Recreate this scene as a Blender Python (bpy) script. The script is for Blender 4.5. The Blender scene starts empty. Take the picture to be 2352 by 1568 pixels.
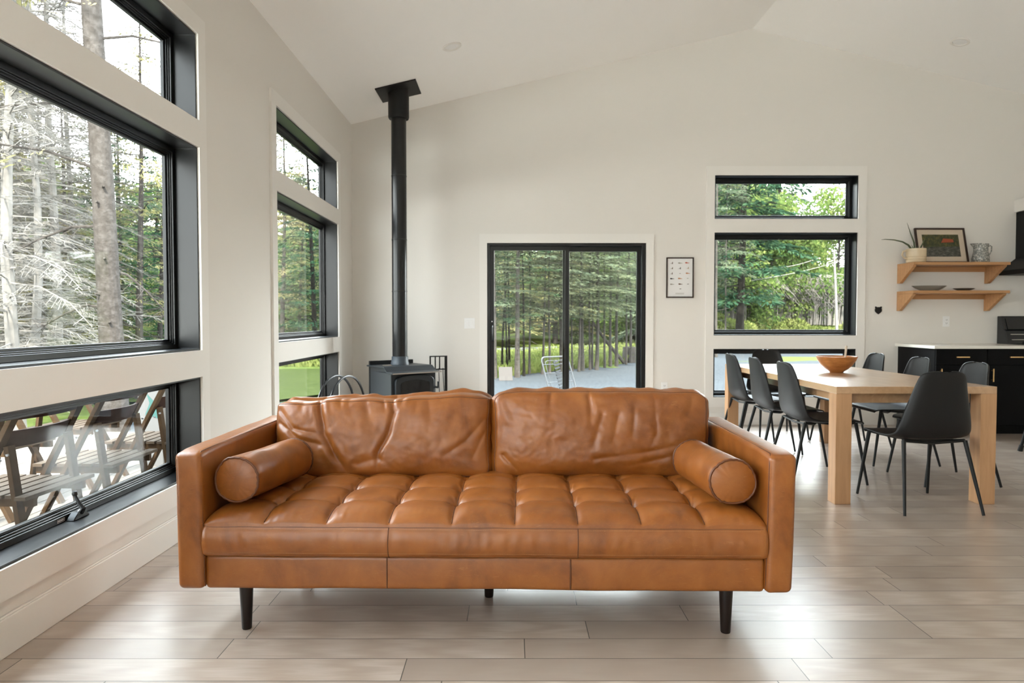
import bpy, bmesh, math, random
import numpy as np
from mathutils import Vector, Matrix, noise

PI = math.pi
R = math.radians
sc = bpy.context.scene
col = sc.collection

# ------------------------------------------------------------------ camera
cam_d = bpy.data.cameras.new('camera')
cam = bpy.data.objects.new('camera', cam_d)
col.objects.link(cam)
cam_d.sensor_width = 36.0
cam_d.lens = 24.0
cam_d.clip_start = 0.05
cam_d.clip_end = 400
cam.location = (0, 0, 1.17)
cam.rotation_euler = (R(90 - 1.79), 0, R(-0.05))
cam_d.dof.use_dof = True
cam_d.dof.focus_distance = 2.6
cam_d.dof.aperture_fstop = 5.6
sc.camera = cam

# ------------------------------------------------------------------ sky: bright overcast
w = bpy.data.worlds.new('sky')
sc.world = w
w.use_nodes = True
nt = w.node_tree
bg = nt.nodes['Background']
tc = nt.nodes.new('ShaderNodeTexCoord')
sep = nt.nodes.new('ShaderNodeSeparateXYZ')
nt.links.new(tc.outputs['Generated'], sep.inputs[0])
rmp = nt.nodes.new('ShaderNodeValToRGB')
nt.links.new(sep.outputs['Z'], rmp.inputs[0])
rmp.color_ramp.elements[0].position = 0.0
rmp.color_ramp.elements[0].color = (0.96, 0.96, 0.93, 1)
rmp.color_ramp.elements[1].position = 0.7
rmp.color_ramp.elements[1].color = (0.80, 0.90, 1.0, 1)
nt.links.new(rmp.outputs[0], bg.inputs[0])
# sky made brighter towards the back, to light the rear of the room
mr = nt.nodes.new('ShaderNodeMapRange'); mr.interpolation_type = 'SMOOTHSTEP'
nt.links.new(sep.outputs['Y'], mr.inputs['Value'])
mr.inputs['From Min'].default_value = -.6; mr.inputs['From Max'].default_value = .9
mr.inputs['To Min'].default_value = 2.5; mr.inputs['To Max'].default_value = 7.5
nt.links.new(mr.outputs[0], bg.inputs[1])

# low hazy sun over the front of the house, warm on the trees behind
sun_d = bpy.data.lights.new('sun', 'SUN')
sun = bpy.data.objects.new('sun', sun_d)
col.objects.link(sun)
sun_d.energy = 8.0
sun_d.angle = R(6)
sun_d.color = (1.0, 0.93, 0.82)
sun.rotation_euler = (R(43), 0, R(3))      # shines towards +Y and down, along the side wall

sc.view_settings.view_transform = 'Standard'
sc.view_settings.look = 'None'
sc.view_settings.exposure = 2.1
sc.view_settings.gamma = 1.0
sc.view_settings.use_curve_mapping = False
sc.cycles.max_bounces = 10
sc.cycles.diffuse_bounces = 6
sc.cycles.glossy_bounces = 4
sc.cycles.transparent_max_bounces = 24
sc.cycles.transmission_bounces = 6
sc.cycles.sample_clamp_indirect = 12.0
sc.cycles.use_denoising = True
sc.cycles.caustics_reflective = False
sc.cycles.caustics_refractive = False

# ------------------------------------------------------------------ room measures (metres)
XL, XR = -1.77, 7.07          # side walls
YB, YF = 7.61, -4.2           # back wall, wall behind the camera
XRIDGE, ZRIDGE, ZEAVE = 2.65, 4.37, 3.33
SLOPE = (ZRIDGE - ZEAVE) / (XRIDGE - XL)
WT = 0.18                     # wall thickness

def portal(x, y, z, sx, sy, rot):
    d = bpy.data.lights.new('window_portal', 'AREA')
    d.shape = 'RECTANGLE'; d.size = sx; d.size_y = sy
    d.cycles.is_portal = True
    o = bpy.data.objects.new('window_portal', d)
    o.location = (x, y, z); o.rotation_euler = rot
    col.objects.link(o)

for ya, yb in ((2.06, 3.87), (5.14, 6.95), (-4.1, -1.72), (-1.64, .74)):
    zl, zh = (.31, 2.77) if ya > 1 else (.55, 3.05)
    portal(XL - .16, (ya + yb) / 2, (zl + zh) / 2, zh - zl, yb - ya, (0, R(-90), 0))
portal(3.045, YB + .16, 1.54, 1.59, 2.46, (R(-90), 0, 0))
portal(.61, YB + .14, 1.01, 1.765, 2.02, (R(-90), 0, 0))

# ------------------------------------------------------------------ materials
def mat(name, color=(.8, .8, .8), rough=.5, metal=0.0, spec=.5, coat=0.0, coat_rough=.1, sheen=0):
    m = bpy.data.materials.new(name)
    m.use_nodes = True
    b = m.node_tree.nodes['Principled BSDF']
    b.inputs['Base Color'].default_value = (*color, 1)
    b.inputs['Roughness'].default_value = rough
    b.inputs['Metallic'].default_value = metal
    b.inputs['Specular IOR Level'].default_value = spec
    b.inputs['Coat Weight'].default_value = coat
    b.inputs['Coat Roughness'].default_value = coat_rough
    if sheen:
        b.inputs['Sheen Weight'].default_value = sheen
    return m

class NT:
    """tiny node-tree helper"""
    def __init__(s, m):
        s.t = m.node_tree; s.n = s.t.nodes; s.l = s.t.links
        s.b = s.n.get('Principled BSDF')
    def new(s, kind, **kw):
        n = s.n.new('ShaderNode' + kind)
        for k, v in kw.items():
            setattr(n, k, v)
        return n
    def put(s, n, idx, v):
        if isinstance(v, bpy.types.NodeSocket):
            s.l.new(v, n.inputs[idx])
        else:
            n.inputs[idx].default_value = v
    def math(s, op, a, b=0.0, c=None):
        n = s.new('Math', operation=op)
        s.put(n, 0, a); s.put(n, 1, b)
        if c is not None: s.put(n, 2, c)
        return n.outputs[0]
    def coord(s, which='Object'):
        return s.new('TexCoord').outputs[which]
    def mapping(s, v, scale=(1, 1, 1), loc=(0, 0, 0), rot=(0, 0, 0)):
        n = s.new('Mapping'); s.l.new(v, n.inputs[0])
        n.inputs['Scale'].default_value = scale
        n.inputs['Location'].default_value = loc
        n.inputs['Rotation'].default_value = rot
        return n.outputs[0]
    def noise(s, v, scale=5, detail=4, rough=.5, dist=0):
        n = s.new('TexNoise'); s.l.new(v, n.inputs['Vector'])
        n.inputs['Scale'].default_value = scale; n.inputs['Detail'].default_value = detail
        n.inputs['Roughness'].default_value = rough; n.inputs['Distortion'].default_value = dist
        return n.outputs['Fac']
    def ramp(s, f, stops):
        n = s.new('ValToRGB'); s.l.new(f, n.inputs[0])
        cr = n.color_ramp
        while len(cr.elements) < len(stops): cr.elements.new(.5)
        for e, (p, c) in zip(cr.elements, stops):
            e.position = p; e.color = (*c, 1) if len(c) == 3 else c
        return n.outputs[0]
    def mix(s, f, a, b, mode='MIX'):
        n = s.new('Mix', data_type='RGBA', blend_type=mode)
        s.put(n, 0, f)
        for i, v in ((6, a), (7, b)):
            if isinstance(v, bpy.types.NodeSocket): s.l.new(v, n.inputs[i])
            else: n.inputs[i].default_value = (*v, 1)
        return n.outputs[2]
    def bump(s, h, strength=.2, dist=.01):
        n = s.new('Bump'); s.l.new(h, n.inputs['Height'])
        n.inputs['Strength'].default_value = strength; n.inputs['Distance'].default_value = dist
        s.l.new(n.outputs[0], s.b.inputs['Normal'])
        return n
    def base(s, c): s.l.new(c, s.b.inputs['Base Color'])
    def rough(s, r): s.l.new(r, s.b.inputs['Roughness'])

M = {}
def paint(name, c, rough=.6):
    m = mat(name, c, rough, spec=.3)
    n = NT(m); v = n.coord()
    f = n.noise(v, 90, 3)
    n.bump(f, .04, .002)
    g = n.noise(v, .8, 2)
    n.base(n.mix(g, c, tuple(x * .97 for x in c)))
    return m
M['wall'] = paint('warm_white_wall_paint', (.765, .74, .70), .62)
M['ceil'] = paint('white_ceiling_paint', (.93, .925, .91), .7)
M['trim'] = paint('satin_white_trim', (.81, .79, .755), .38)
M['black_frame'] = mat('black_window_frame', (.005, .0055, .006), .33, spec=.42)
M['black_matte'] = mat('black_matte_metal', (.006, .006, .006), .5, spec=.3)
M['black_plastic'] = mat('black_moulded_plastic', (.0055, .0055, .006), .46, spec=.35)
M['plug'] = mat('white_plastic', (.82, .82, .82), .35)

def glass(name, tint=(.97, .99, .985), lo=.06, hi=.75):
    m = bpy.data.materials.new(name); m.use_nodes = True
    t = m.node_tree; t.nodes.clear()
    o = t.nodes.new('ShaderNodeOutputMaterial'); mx = t.nodes.new('ShaderNodeMixShader')
    tr = t.nodes.new('ShaderNodeBsdfTransparent'); tr.inputs[0].default_value = (*tint, 1)
    gl = t.nodes.new('ShaderNodeBsdfGlossy'); gl.inputs['Roughness'].default_value = .02
    lw = t.nodes.new('ShaderNodeLayerWeight'); lw.inputs[0].default_value = .5
    pw = t.nodes.new('ShaderNodeMath'); pw.operation = 'POWER'; pw.inputs[1].default_value = 5.0
    ma = t.nodes.new('ShaderNodeMath'); ma.operation = 'MULTIPLY_ADD'; ma.inputs[1].default_value = .5; ma.inputs[2].default_value = .022
    t.links.new(lw.outputs['Facing'], pw.inputs[0]); t.links.new(pw.outputs[0], ma.inputs[0]); t.links.new(ma.outputs[0], mx.inputs[0])
    t.links.new(tr.outputs[0], mx.inputs[1]); t.links.new(gl.outputs[0], mx.inputs[2])
    t.links.new(mx.outputs[0], o.inputs[0])
    return m
M['glass'] = glass('window_glass', (.95, .97, .965))
M['clear_glass'] = glass('clear_window_glass')
M['dark_glass'] = mat('dark_stove_glass', (.005, .005, .006), .08, spec=.6)

# oak plank floor: boards run across the room (X), 147 mm wide, random lengths
def floor_mat():
    m = mat('pale_oak_plank_floor', (.5, .45, .4), .3, spec=.5, coat=.8, coat_rough=.26)
    n = NT(m); v = n.coord()
    sp = n.new('SeparateXYZ'); n.l.new(v, sp.inputs[0])
    x, y = sp.outputs[0], sp.outputs[1]
    PW = .147
    row = n.math('FLOOR', n.math('DIVIDE', n.math('ADD', y, .0245), PW))
    wn = n.new('TexWhiteNoise', noise_dimensions='1D'); n.l.new(row, wn.inputs['W'])
    shift = n.math('MULTIPLY', wn.outputs['Value'], 7.3)
    ln = n.math('ADD', n.math('MULTIPLY', wn.outputs['Value'], .5), .85)
    xs = n.math('DIVIDE', n.math('ADD', x, shift), ln)
    idx = n.math('FLOOR', xs)
    cv = n.new('CombineXYZ'); n.l.new(row, cv.inputs[0]); n.l.new(idx, cv.inputs[1])
    w2 = n.new('TexWhiteNoise', noise_dimensions='2D'); n.l.new(cv.outputs[0], w2.inputs['Vector'])
    rv = w2.outputs['Value']
    fy = n.math('FRACT', n.math('DIVIDE', n.math('ADD', y, .0245), PW))
    fx = n.math('FRACT', xs)
    ey = n.math('MULTIPLY', n.math('MINIMUM', fy, n.math('SUBTRACT', 1.0, fy)), PW)
    ex = n.math('MULTIPLY', n.math('MINIMUM', fx, n.math('SUBTRACT', 1.0, fx)), ln)
    e = n.math('MINIMUM', ex, ey)
    gap = n.math('SUBTRACT', 1.0, n.math('MULTIPLY', e, 1 / .0023)); gap = n.math('MAXIMUM', gap, 0.0)
    # grain, offset per board
    off = n.new('CombineXYZ'); n.l.new(n.math('MULTIPLY', rv, 37.0), off.inputs[0]); n.l.new(n.math('MULTIPLY', rv, 11.0), off.inputs[1])
    va = n.new('VectorMath', operation='ADD'); n.l.new(v, va.inputs[0]); n.l.new(off.outputs[0], va.inputs[1])
    g1 = n.noise(n.mapping(va.outputs[0], (1.0, 9, 1)), 3.2, 6, .6, 1.2)
    g2 = n.noise(n.mapping(va.outputs[0], (4, 110, 1)), 3, 3, .6)
    wv = n.new('TexWave', wave_type='RINGS', rings_direction='Y')
    n.l.new(n.mapping(va.outputs[0], (.55, 5.5, 1)), wv.inputs[0])
    wv.inputs['Scale'].default_value = 2.2; wv.inputs['Distortion'].default_value = 5; wv.inputs['Detail'].default_value = 3
    wv.inputs['Detail Scale'].default_value = 1.2
    c = n.ramp(g1, [(.25, (.46, .37, .30)), (.55, (.55, .465, .395)), (.8, (.62, .55, .485))])
    c = n.mix(n.math('MULTIPLY', wv.outputs['Fac'], .6), c, (.38, .29, .225))
    c = n.mix(n.math('MULTIPLY', g2, .16), c, (.33, .26, .21))
    c = n.mix(n.math('MULTIPLY', rv, .85), c, (.35, .28, .23))
    kn = n.new('TexVoronoi', feature='F1'); n.l.new(n.mapping(v, (1.1, 2.6, 1)), kn.inputs['Vector']); kn.inputs['Scale'].default_value = 1.15
    knf = n.math('MAXIMUM', n.math('SUBTRACT', 1.0, n.math('MULTIPLY', kn.outputs['Distance'], 38.0)), 0.0)
    c = n.mix(knf, c, (.06, .045, .035))
    c = n.mix(n.math('MINIMUM', n.math('MULTIPLY', gap, 1.6), .92), c, (.05, .042, .038))
    n.base(c)
    n.rough(n.math('ADD', n.math('MULTIPLY', g1, .14), .30))
    h = n.math('SUBTRACT', n.math('ADD', n.math('MULTIPLY', g2, .06), n.math('MULTIPLY', rv, .05)), gap)
    n.bump(h, .35, .0012)
    return m
M['floor'] = floor_mat()

def wood(name, c1, c2, c3, scale=(1, 12, 12), rough=.45, rings=.25, blocks=0.0):
    m = mat(name, c1, rough, spec=.4)
    n = NT(m); v = n.coord()
    vm = n.mapping(v, scale)
    g = n.noise(vm, 3, 6, .6, .8)
    g2 = n.noise(n.mapping(v, tuple(s * 6 for s in scale)), 4, 2)
    wv = n.new('TexWave'); n.l.new(vm, wv.inputs[0]); wv.bands_direction = 'Y'
    wv.inputs['Scale'].default_value = .8; wv.inputs['Distortion'].default_value = 6; wv.inputs['Detail'].default_value = 2
    c = n.ramp(g, [(.3, c1), (.55, c2), (.8, c3)])
    c = n.mix(n.math('MULTIPLY', wv.outputs['Fac'], rings), c, tuple(x * .72 for x in c1))
    c = n.mix(n.math('MULTIPLY', g2, .18), c, tuple(x * .6 for x in c1))
    n.base(c)
    n.bump(g2, .08, .001)
    return m
M['oak_x'] = wood('oak_table_top', (.44, .26, .135), (.52, .32, .175), (.58, .375, .215), (8, .8, 8), .3)
b_ = M['oak_x'].node_tree.nodes['Principled BSDF']; b_.inputs['Coat Weight'].default_value = .9; b_.inputs['Coat Roughness'].default_value = .22
M['oak_z'] = wood('oak_table_leg', (.43, .235, .115), (.50, .285, .145), (.55, .33, .18), (9, 9, .8))
M['shelf'] = wood('honey_shelf_wood', (.46, .235, .10), (.54, .29, .13), (.60, .34, .165), (.9, 9, 9), .4)
M['bowl'] = wood('turned_bowl_wood', (.34, .13, .035), (.45, .185, .055), (.52, .24, .08), (5, 5, 14), .35, .35)
M['teak'] = wood('weathered_teak', (.028, .016, .008), (.038, .023, .012), (.050, .032, .019), (3, 3, 3), .7)
M['teak_y'] = wood('weathered_teak_slat', (.038, .027, .019), (.047, .035, .025), (.056, .043, .032), (14, 1, 14), .7)
M['teak_dark'] = wood('dark_curved_back_slat', (.014, .005, .0025), (.019, .007, .0035), (.027, .011, .006), (12, 1, 12), .5)
for k_ in ('teak', 'teak_y', 'teak_dark'): M[k_].node_tree.nodes['Principled BSDF'].inputs['Specular IOR Level'].default_value = .04
M['leg_wood'] = mat('dark_espresso_wood', (.010, .005, .0035), .35, spec=.35)

def leather():
    m = mat('cognac_leather', (.40, .155, .045), .4, spec=.45, coat=.16, coat_rough=.3)
    n = NT(m); v = n.coord()
    big = n.noise(v, 3.4, 5, .62, 1.0)
    med = n.noise(v, 15, 6, .7)
    c = n.ramp(big, [(.30, (.125, .030, .003)), (.46, (.200, .055, .006)), (.60, (.255, .076, .010)), (.74, (.31, .103, .018))])
    c = n.mix(n.math('MULTIPLY', n.math('POWER', med, 2.0), .8), c, (.36, .138, .034))
    sc2 = n.noise(n.mapping(v, (3, 3, 14)), 6, 5, .7, 1.5)
    c = n.mix(n.math('MULTIPLY', n.math('GREATER_THAN', sc2, .64), .20), c, (.44, .20, .07))
    vo = n.new('TexVoronoi', feature='DISTANCE_TO_EDGE'); n.l.new(v, vo.inputs['Vector']); vo.inputs['Scale'].default_value = 520
    fine = n.noise(v, 240, 3, .6)
    mid = n.noise(v, 38, 4, .6)
    h = n.math('ADD', n.math('MULTIPLY', vo.outputs['Distance'], 1.0), n.math('ADD', n.math('MULTIPLY', fine, .5), n.math('MULTIPLY', mid, 1.4)))
    n.base(c)
    n.rough(n.math('ADD', n.math('MULTIPLY', med, .24), .25))
    n.bump(h, .16, .0016)
    return m
M['leather'] = leather()
M['seam'] = mat('leather_seam_piping', (.105, .030, .006), .5)
M['thread'] = mat('tan_stitching_thread', (.40, .20, .085), .6)
M['stove'] = mat('charcoal_cast_iron', (.018, .022, .026), .42, spec=.4)
M['stove_collar'] = mat('blue_grey_iron_collar', (.05, .062, .075), .45)
M['steel'] = mat('brushed_steel_edge', (.62, .58, .54), .3, metal=1)
M['pipe'] = mat('satin_black_stove_pipe', (.006, .0065, .007), .30, spec=.4)
M['chrome'] = mat('bright_chrome', (.75, .75, .75), .15, metal=1)
M['brass'] = mat('brushed_brass', (.72, .47, .22), .3, metal=1)
M['cab'] = mat('black_cabinet_lacquer', (.002, .002, .0024), .5, spec=.12)
M['quartz'] = mat('white_quartz', (.76, .74, .68), .22)
M['range'] = mat('black_enamel', (.01, .011, .013), .12, spec=.6)
M['cream'] = mat('cream_glazed_ceramic', (.62, .50, .34), .25)
M['leaf'] = mat('aloe_leaf_green', (.065, .085, .035), .45)
M['mat_board'] = mat('off_white_mat_board', (.55, .46, .36), .8)
M['paper'] = mat('white_print_paper', (.78, .78, .78), .7)
M['dark_frame'] = mat('dark_brown_picture_frame', (.028, .012, .006), .35)
M['pewter'] = mat('grey_glazed_stoneware', (.26, .25, .22), .3)
M['pewter_dark'] = mat('dark_glazed_stoneware', (.08, .072, .06), .3)
M['rubber'] = mat('black_rubber', (.012, .012, .012), .8)
# ------------------------------------------------------------------ mesh helpers
class MB:
    def __init__(s): s.v = []; s.f = []; s.mi = []; s.cur = 0
    def add(s, vs, fs):
        o = len(s.v); s.v += [tuple(p) for p in vs]
        s.f += [tuple(i + o for i in f) for f in fs]; s.mi += [s.cur] * len(fs)
        return s
    def box(s, x0, x1, y0, y1, z0, z1):
        vs = [(x, y, z) for x in (x0, x1) for y in (y0, y1) for z in (z0, z1)]
        return s.add(vs, [(0, 1, 3, 2), (4, 6, 7, 5), (0, 4, 5, 1), (2, 3, 7, 6), (0, 2, 6, 4), (1, 5, 7, 3)])
    def bar(s, p0, p1, wx, wy, up=(0, 0, 1)):
        """rectangular bar between two points; wx across, wy along 'up'"""
        p0, p1 = Vector(p0), Vector(p1); d = (p1 - p0).normalized(); up = Vector(up)
        a = d.cross(up).normalized() * (wx / 2); b = a.normalized().cross(d) * (wy / 2)
        vs = [p + i * a + j * b for p in (p0, p1) for i, j in ((-1, -1), (1, -1), (1, 1), (-1, 1))]
        return s.add(vs, [(0, 1, 2, 3), (7, 6, 5, 4), (0, 4, 5, 1), (1, 5, 6, 2), (2, 6, 7, 3), (3, 7, 4, 0)])
    def ring(s, x0, x1, z0, z1, t, y0, y1):
        """rectangular ring in the XZ plane, extruded along Y"""
        o = [(x0, z0), (x1, z0), (x1, z1), (x0, z1)]
        i = [(x0 + t, z0 + t), (x1 - t, z0 + t), (x1 - t, z1 - t), (x0 + t, z1 - t)]
        vs = [(a, y, b) for y in (y0, y1) for (a, b) in o + i]
        fs = []
        for k in range(4):
            n = (k + 1) % 4
            fs += [(k, n, 4 + n, 4 + k), (8 + k, 12 + k, 12 + n, 8 + n), (k, 8 + k, 8 + n, n), (4 + k, 4 + n, 12 + n, 12 + k)]
        return s.add(vs, fs)
    def prism(s, pts, y0, y1, axis='y'):
        """closed outline (a,b) extruded along an axis"""
        n = len(pts)
        def P(a, b, t): return {'y': (a, t, b), 'x': (t, a, b), 'z': (a, b, t)}[axis]
        vs = [P(a, b, y0) for a, b in pts] + [P(a, b, y1) for a, b in pts]
        fs = [tuple(range(n))[::-1], tuple(range(n, 2 * n))] + [(k, (k + 1) % n, n + (k + 1) % n, n + k) for k in range(n)]
        return s.add(vs, fs)
    def tube(s, pts, r, n=8, closed=False, caps=True):
        pts = [Vector(p) for p in pts]; m = len(pts)
        rs = r if isinstance(r, (list, tuple)) else [r] * m
        fr = None; vs = []
        for k in range(m):
            a = pts[k - 1] if (k > 0 or closed) else pts[k]
            b = pts[(k + 1) % m] if (k < m - 1 or closed) else pts[k]
            d = (b - a)
            d = d.normalized() if d.length > 1e-9 else Vector((0, 0, 1))
            if fr is None:
                fr = d.orthogonal().normalized()
            else:
                fr = (fr - d * fr.dot(d))
                fr = fr.normalized() if fr.length > 1e-6 else d.orthogonal().normalized()
            g = d.cross(fr)
            for q in range(n):
                t = 2 * PI * q / n
                vs.append(pts[k] + (fr * math.cos(t) + g * math.sin(t)) * rs[k])
        fs = []
        for k in range(m if closed else m - 1):
            for q in range(n):
                a = k * n + q; b = k * n + (q + 1) % n
                c = ((k + 1) % m) * n + (q + 1) % n; d2 = ((k + 1) % m) * n + q
                fs.append((a, b, c, d2))
        if caps and not closed:
            fs.append(tuple(range(n))[::-1]); fs.append(tuple((m - 1) * n + q for q in range(n)))
        return s.add(vs, fs)
    def lathe(s, prof, n=32, c=(0, 0, 0)):
        """profile [(r,z)] spun about Z"""
        vs = []; m = len(prof)
        for r_, z in prof:
            for q in range(n):
                t = 2 * PI * q / n
                vs.append((c[0] + r_ * math.cos(t), c[1] + r_ * math.sin(t), c[2] + z))
        fs = [(k * n + q, k * n + (q + 1) % n, (k + 1) * n + (q + 1) % n, (k + 1) * n + q) for k in range(m - 1) for q in range(n)]
        if prof[0][0] > 1e-6: fs.append(tuple(range(n))[::-1])
        if prof[-1][0] > 1e-6: fs.append(tuple((m - 1) * n + q for q in range(n)))
        return s.add(vs, fs)
    def grid(s, pts, nu, nv, wrap_u=False):
        fs = []
        for i in range(nu if wrap_u else nu - 1):
            for j in range(nv - 1):
                a = i * nv + j; b = ((i + 1) % nu) * nv + j
                fs.append((a, b, b + 1, a + 1))
        return s.add(pts, fs)
    def xf(s, mtx, start=0):
        for k in range(start, len(s.v)): s.v[k] = tuple(mtx @ Vector(s.v[k]))
        return s
    def build(s, name, m, parent=None, smooth=False, bevel=0, loc=None, rot=None, ang=35, solid=0, fix=True):
        me = bpy.data.meshes.new(name)
        me.from_pydata(s.v, [], s.f)
        ms = m if isinstance(m, (list, tuple)) else [m]
        for q in ms: me.materials.append(M[q] if isinstance(q, str) else q)
        if len(ms) > 1: me.polygons.foreach_set('material_index', s.mi)
        if fix:
            bm = bmesh.new(); bm.from_mesh(me)
            bmesh.ops.remove_doubles(bm, verts=bm.verts, dist=1e-6)
            bmesh.ops.recalc_face_normals(bm, faces=bm.faces)
            if smooth:
                lim = R(ang)
                for f in bm.faces: f.smooth = True
                for e in bm.edges:
                    if len(e.link_faces) == 2 and e.calc_face_angle(0) > lim: e.smooth = False
            bm.to_mesh(me); bm.free()
        me.update()
        o = bpy.data.objects.new(name, me); col.objects.link(o)
        if parent is not None: o.parent = parent
        if loc is not None: o.location = loc
        if rot is not None: o.rotation_euler = rot
        if solid:
            md = o.modifiers.new('thickness', 'SOLIDIFY'); md.thickness = solid; md.offset = 0
        if bevel:
            md = o.modifiers.new('bevel', 'BEVEL'); md.width = bevel; md.segments = 2; md.limit_method = 'ANGLE'; md.angle_limit = R(35)
            md.harden_normals = False
        return o

def tag(o, label=None, cat=None, group=None, kind=None):
    if label: o['label'] = label
    if cat: o['category'] = cat
    if group: o['group'] = group
    if kind: o['kind'] = kind
    return o
def empty(name, loc=(0, 0, 0), rz=0, label=None, cat=None, group=None, kind=None):
    o = bpy.data.objects.new(name, None); col.objects.link(o)
    o.location = loc; o.rotation_euler = (0, 0, rz); o.empty_display_size = .1
    return tag(o, label, cat, group, kind)
def struct(name, mb, m, **kw):
    return tag(mb.build(name, m, **kw), kind='structure')
def kids(o): return [c for c in bpy.data.objects if c.parent == o]
def copy_tree(o, parent=None):
    ch = kids(o)
    c = o.copy(); col.objects.link(c); c.parent = parent
    for q in ch: copy_tree(q, c)
    return c

def soft_box(lx, ly, lz, r, step=.04, k=4):
    """rounded box centred on the origin with an even grid"""
    def ax(L):
        rr = min(r, L / 2 - 1e-4)
        a = [-L / 2 + rr * (1 - math.cos(PI / 2 * i / k)) for i in range(k)]
        n = max(1, round((L - 2 * rr) / step))
        b = [-L / 2 + rr + (L - 2 * rr) * i / n for i in range(n + 1)]
        return a + b + [-x for x in reversed(a)]
    X, Y, Z = ax(lx), ax(ly), ax(lz)
    mb = MB()
    def rnd(x, y, z):
        q = Vector((max(-lx / 2 + r, min(lx / 2 - r, x)), max(-ly / 2 + r, min(ly / 2 - r, y)), max(-lz / 2 + r, min(lz / 2 - r, z))))
        d = Vector((x, y, z)) - q
        return tuple(q + d.normalized() * r) if d.length > 1e-9 else (x, y, z)
    for s_ in (-1, 1):
        mb.grid([rnd(x, y, s_ * lz / 2) for x in X for y in Y], len(X), len(Y))
        mb.grid([rnd(x, s_ * ly / 2, z) for x in X for z in Z], len(X), len(Z))
        mb.grid([rnd(s_ * lx / 2, y, z) for y in Y for z in Z], len(Y), len(Z))
    return mb

def fbm(p, s, seed=0):
    return noise.fractal(Vector((p[0] * s + seed, p[1] * s - seed, p[2] * s)), 1.0, 2.0, 3)

# ------------------------------------------------------------------ the room shell
ZS = [(2.29, 2.77), (1.00, 2.14), (.31, .85)]           # three stacked window openings
WIN_L1 = (2.06, 3.87)                                     # near window bay on the left wall (along Y)
WIN_L2 = (5.14, 6.95)                                     # far window bay
WIN_B = (2.25, 3.84)                                      # bay on the back wall (along X)
DOOR = (-.27, 1.495, 2.025)

def cells(us, zs, holes):
    """rectangles of wall left over between holes"""
    out = []
    for i in range(len(us) - 1):
        for j in range(len(zs) - 1):
            cu = (us[i] + us[i + 1]) / 2; cz = (zs[j] + zs[j + 1]) / 2
            if not any(a < cu < b and c < cz < d for a, b, c, d in holes):
                out.append((us[i], us[i + 1], zs[j], zs[j + 1]))
    return out
def wall_mb(u0, u1, z0, z1, holes, fn):
    us = sorted({u0, u1} | {h[0] for h in holes} | {h[1] for h in holes})
    zs = sorted({z0, z1} | {h[2] for h in holes} | {h[3] for h in holes})
    mb = MB()
    for a, b, c, d in cells(us, zs, holes): mb.box(*fn(a, b, c, d))
    return mb

fl = MB(); fl.box(XL - WT, XR + WT, YF - WT, YB + WT, -.2, 0)
struct('floor', fl, 'floor')
ADDED_GLAZING = [(-4.1, -1.72), (-1.64, .74)]                      # unseen tall glazing beside and behind the camera, added for more daylight
holesL = [(a, b, c, d) for (a, b) in (WIN_L1, WIN_L2) for (c, d) in ZS] + [(a, b, .55, 3.05) for a, b in ADDED_GLAZING]
struct('wall_left', wall_mb(YF, YB + WT, 0, ZEAVE + .02, holesL, lambda a, b, c, d: (XL - WT, XL, a, b, c, d)), 'wall')
holesB = [(WIN_B[0], WIN_B[1], c, d) for c, d in ZS] + [(DOOR[0], DOOR[1], 0, DOOR[2])]
bw = wall_mb(XL, XR, 0, 3.0, holesB, lambda a, b, c, d: (a, b, YB, YB + WT, c, d))
bw.prism([(XL, 3.0), (XR, 3.0), (XR, ZEAVE + .02), (XRIDGE, ZRIDGE + .02), (XL, ZEAVE + .02)], YB, YB + WT)
struct('wall_back', bw, 'wall')
FRONT = []
holesF = [(a, b, .12, 2.0) for a, b in FRONT]
fw = wall_mb(XL, XR, 0, 3.1, holesF, lambda a, b, c, d: (a, b, YF - WT, YF, c, d))
fw.prism([(XL, 3.1), (XR, 3.1), (XR, ZEAVE + .02), (XRIDGE, ZRIDGE + .02), (XL, ZEAVE + .02)], YF - WT, YF)
struct('wall_front', fw, 'wall')
RW = []
struct('wall_right', wall_mb(YF, YB + WT, 0, ZEAVE + .02, [(a, b, .12, 2.9) for a, b in RW], lambda a, b, c, d: (XR, XR + WT, a, b, c, d)), 'wall')
ce = MB()
ce.prism([(XL - .5, ZEAVE - .5 * SLOPE), (XRIDGE, ZRIDGE), (XRIDGE, ZRIDGE + .3), (XL - .5, ZEAVE + .3 - .5 * SLOPE)], YF - .6, YB + .5)
ce.prism([(XRIDGE, ZRIDGE), (XR + .5, ZEAVE - .5 * SLOPE), (XR + .5, ZEAVE + .3 - .5 * SLOPE), (XRIDGE, ZRIDGE + .3)], YF - .6, YB + .5)
struct('ceiling', ce, 'ceil')

def baseboard(name, mb): return struct(name, mb, 'trim', bevel=.003)
b = MB(); b.box(XL, XL + .016, YF, YB, 0, .135); b.box(XL, XL + .011, YF, YB, .135, .143); baseboard('baseboard_left', b)
b = MB(); b.box(XL, DOOR[0] - .085, YB - .016, YB, 0, .135); b.box(DOOR[1] + .085, 4.28, YB - .016, YB, 0, .135); baseboard('baseboard_back', b)
b = MB(); b.box(XR - .016, XR, YF, YB, 0, .135); baseboard('baseboard_right', b)

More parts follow.
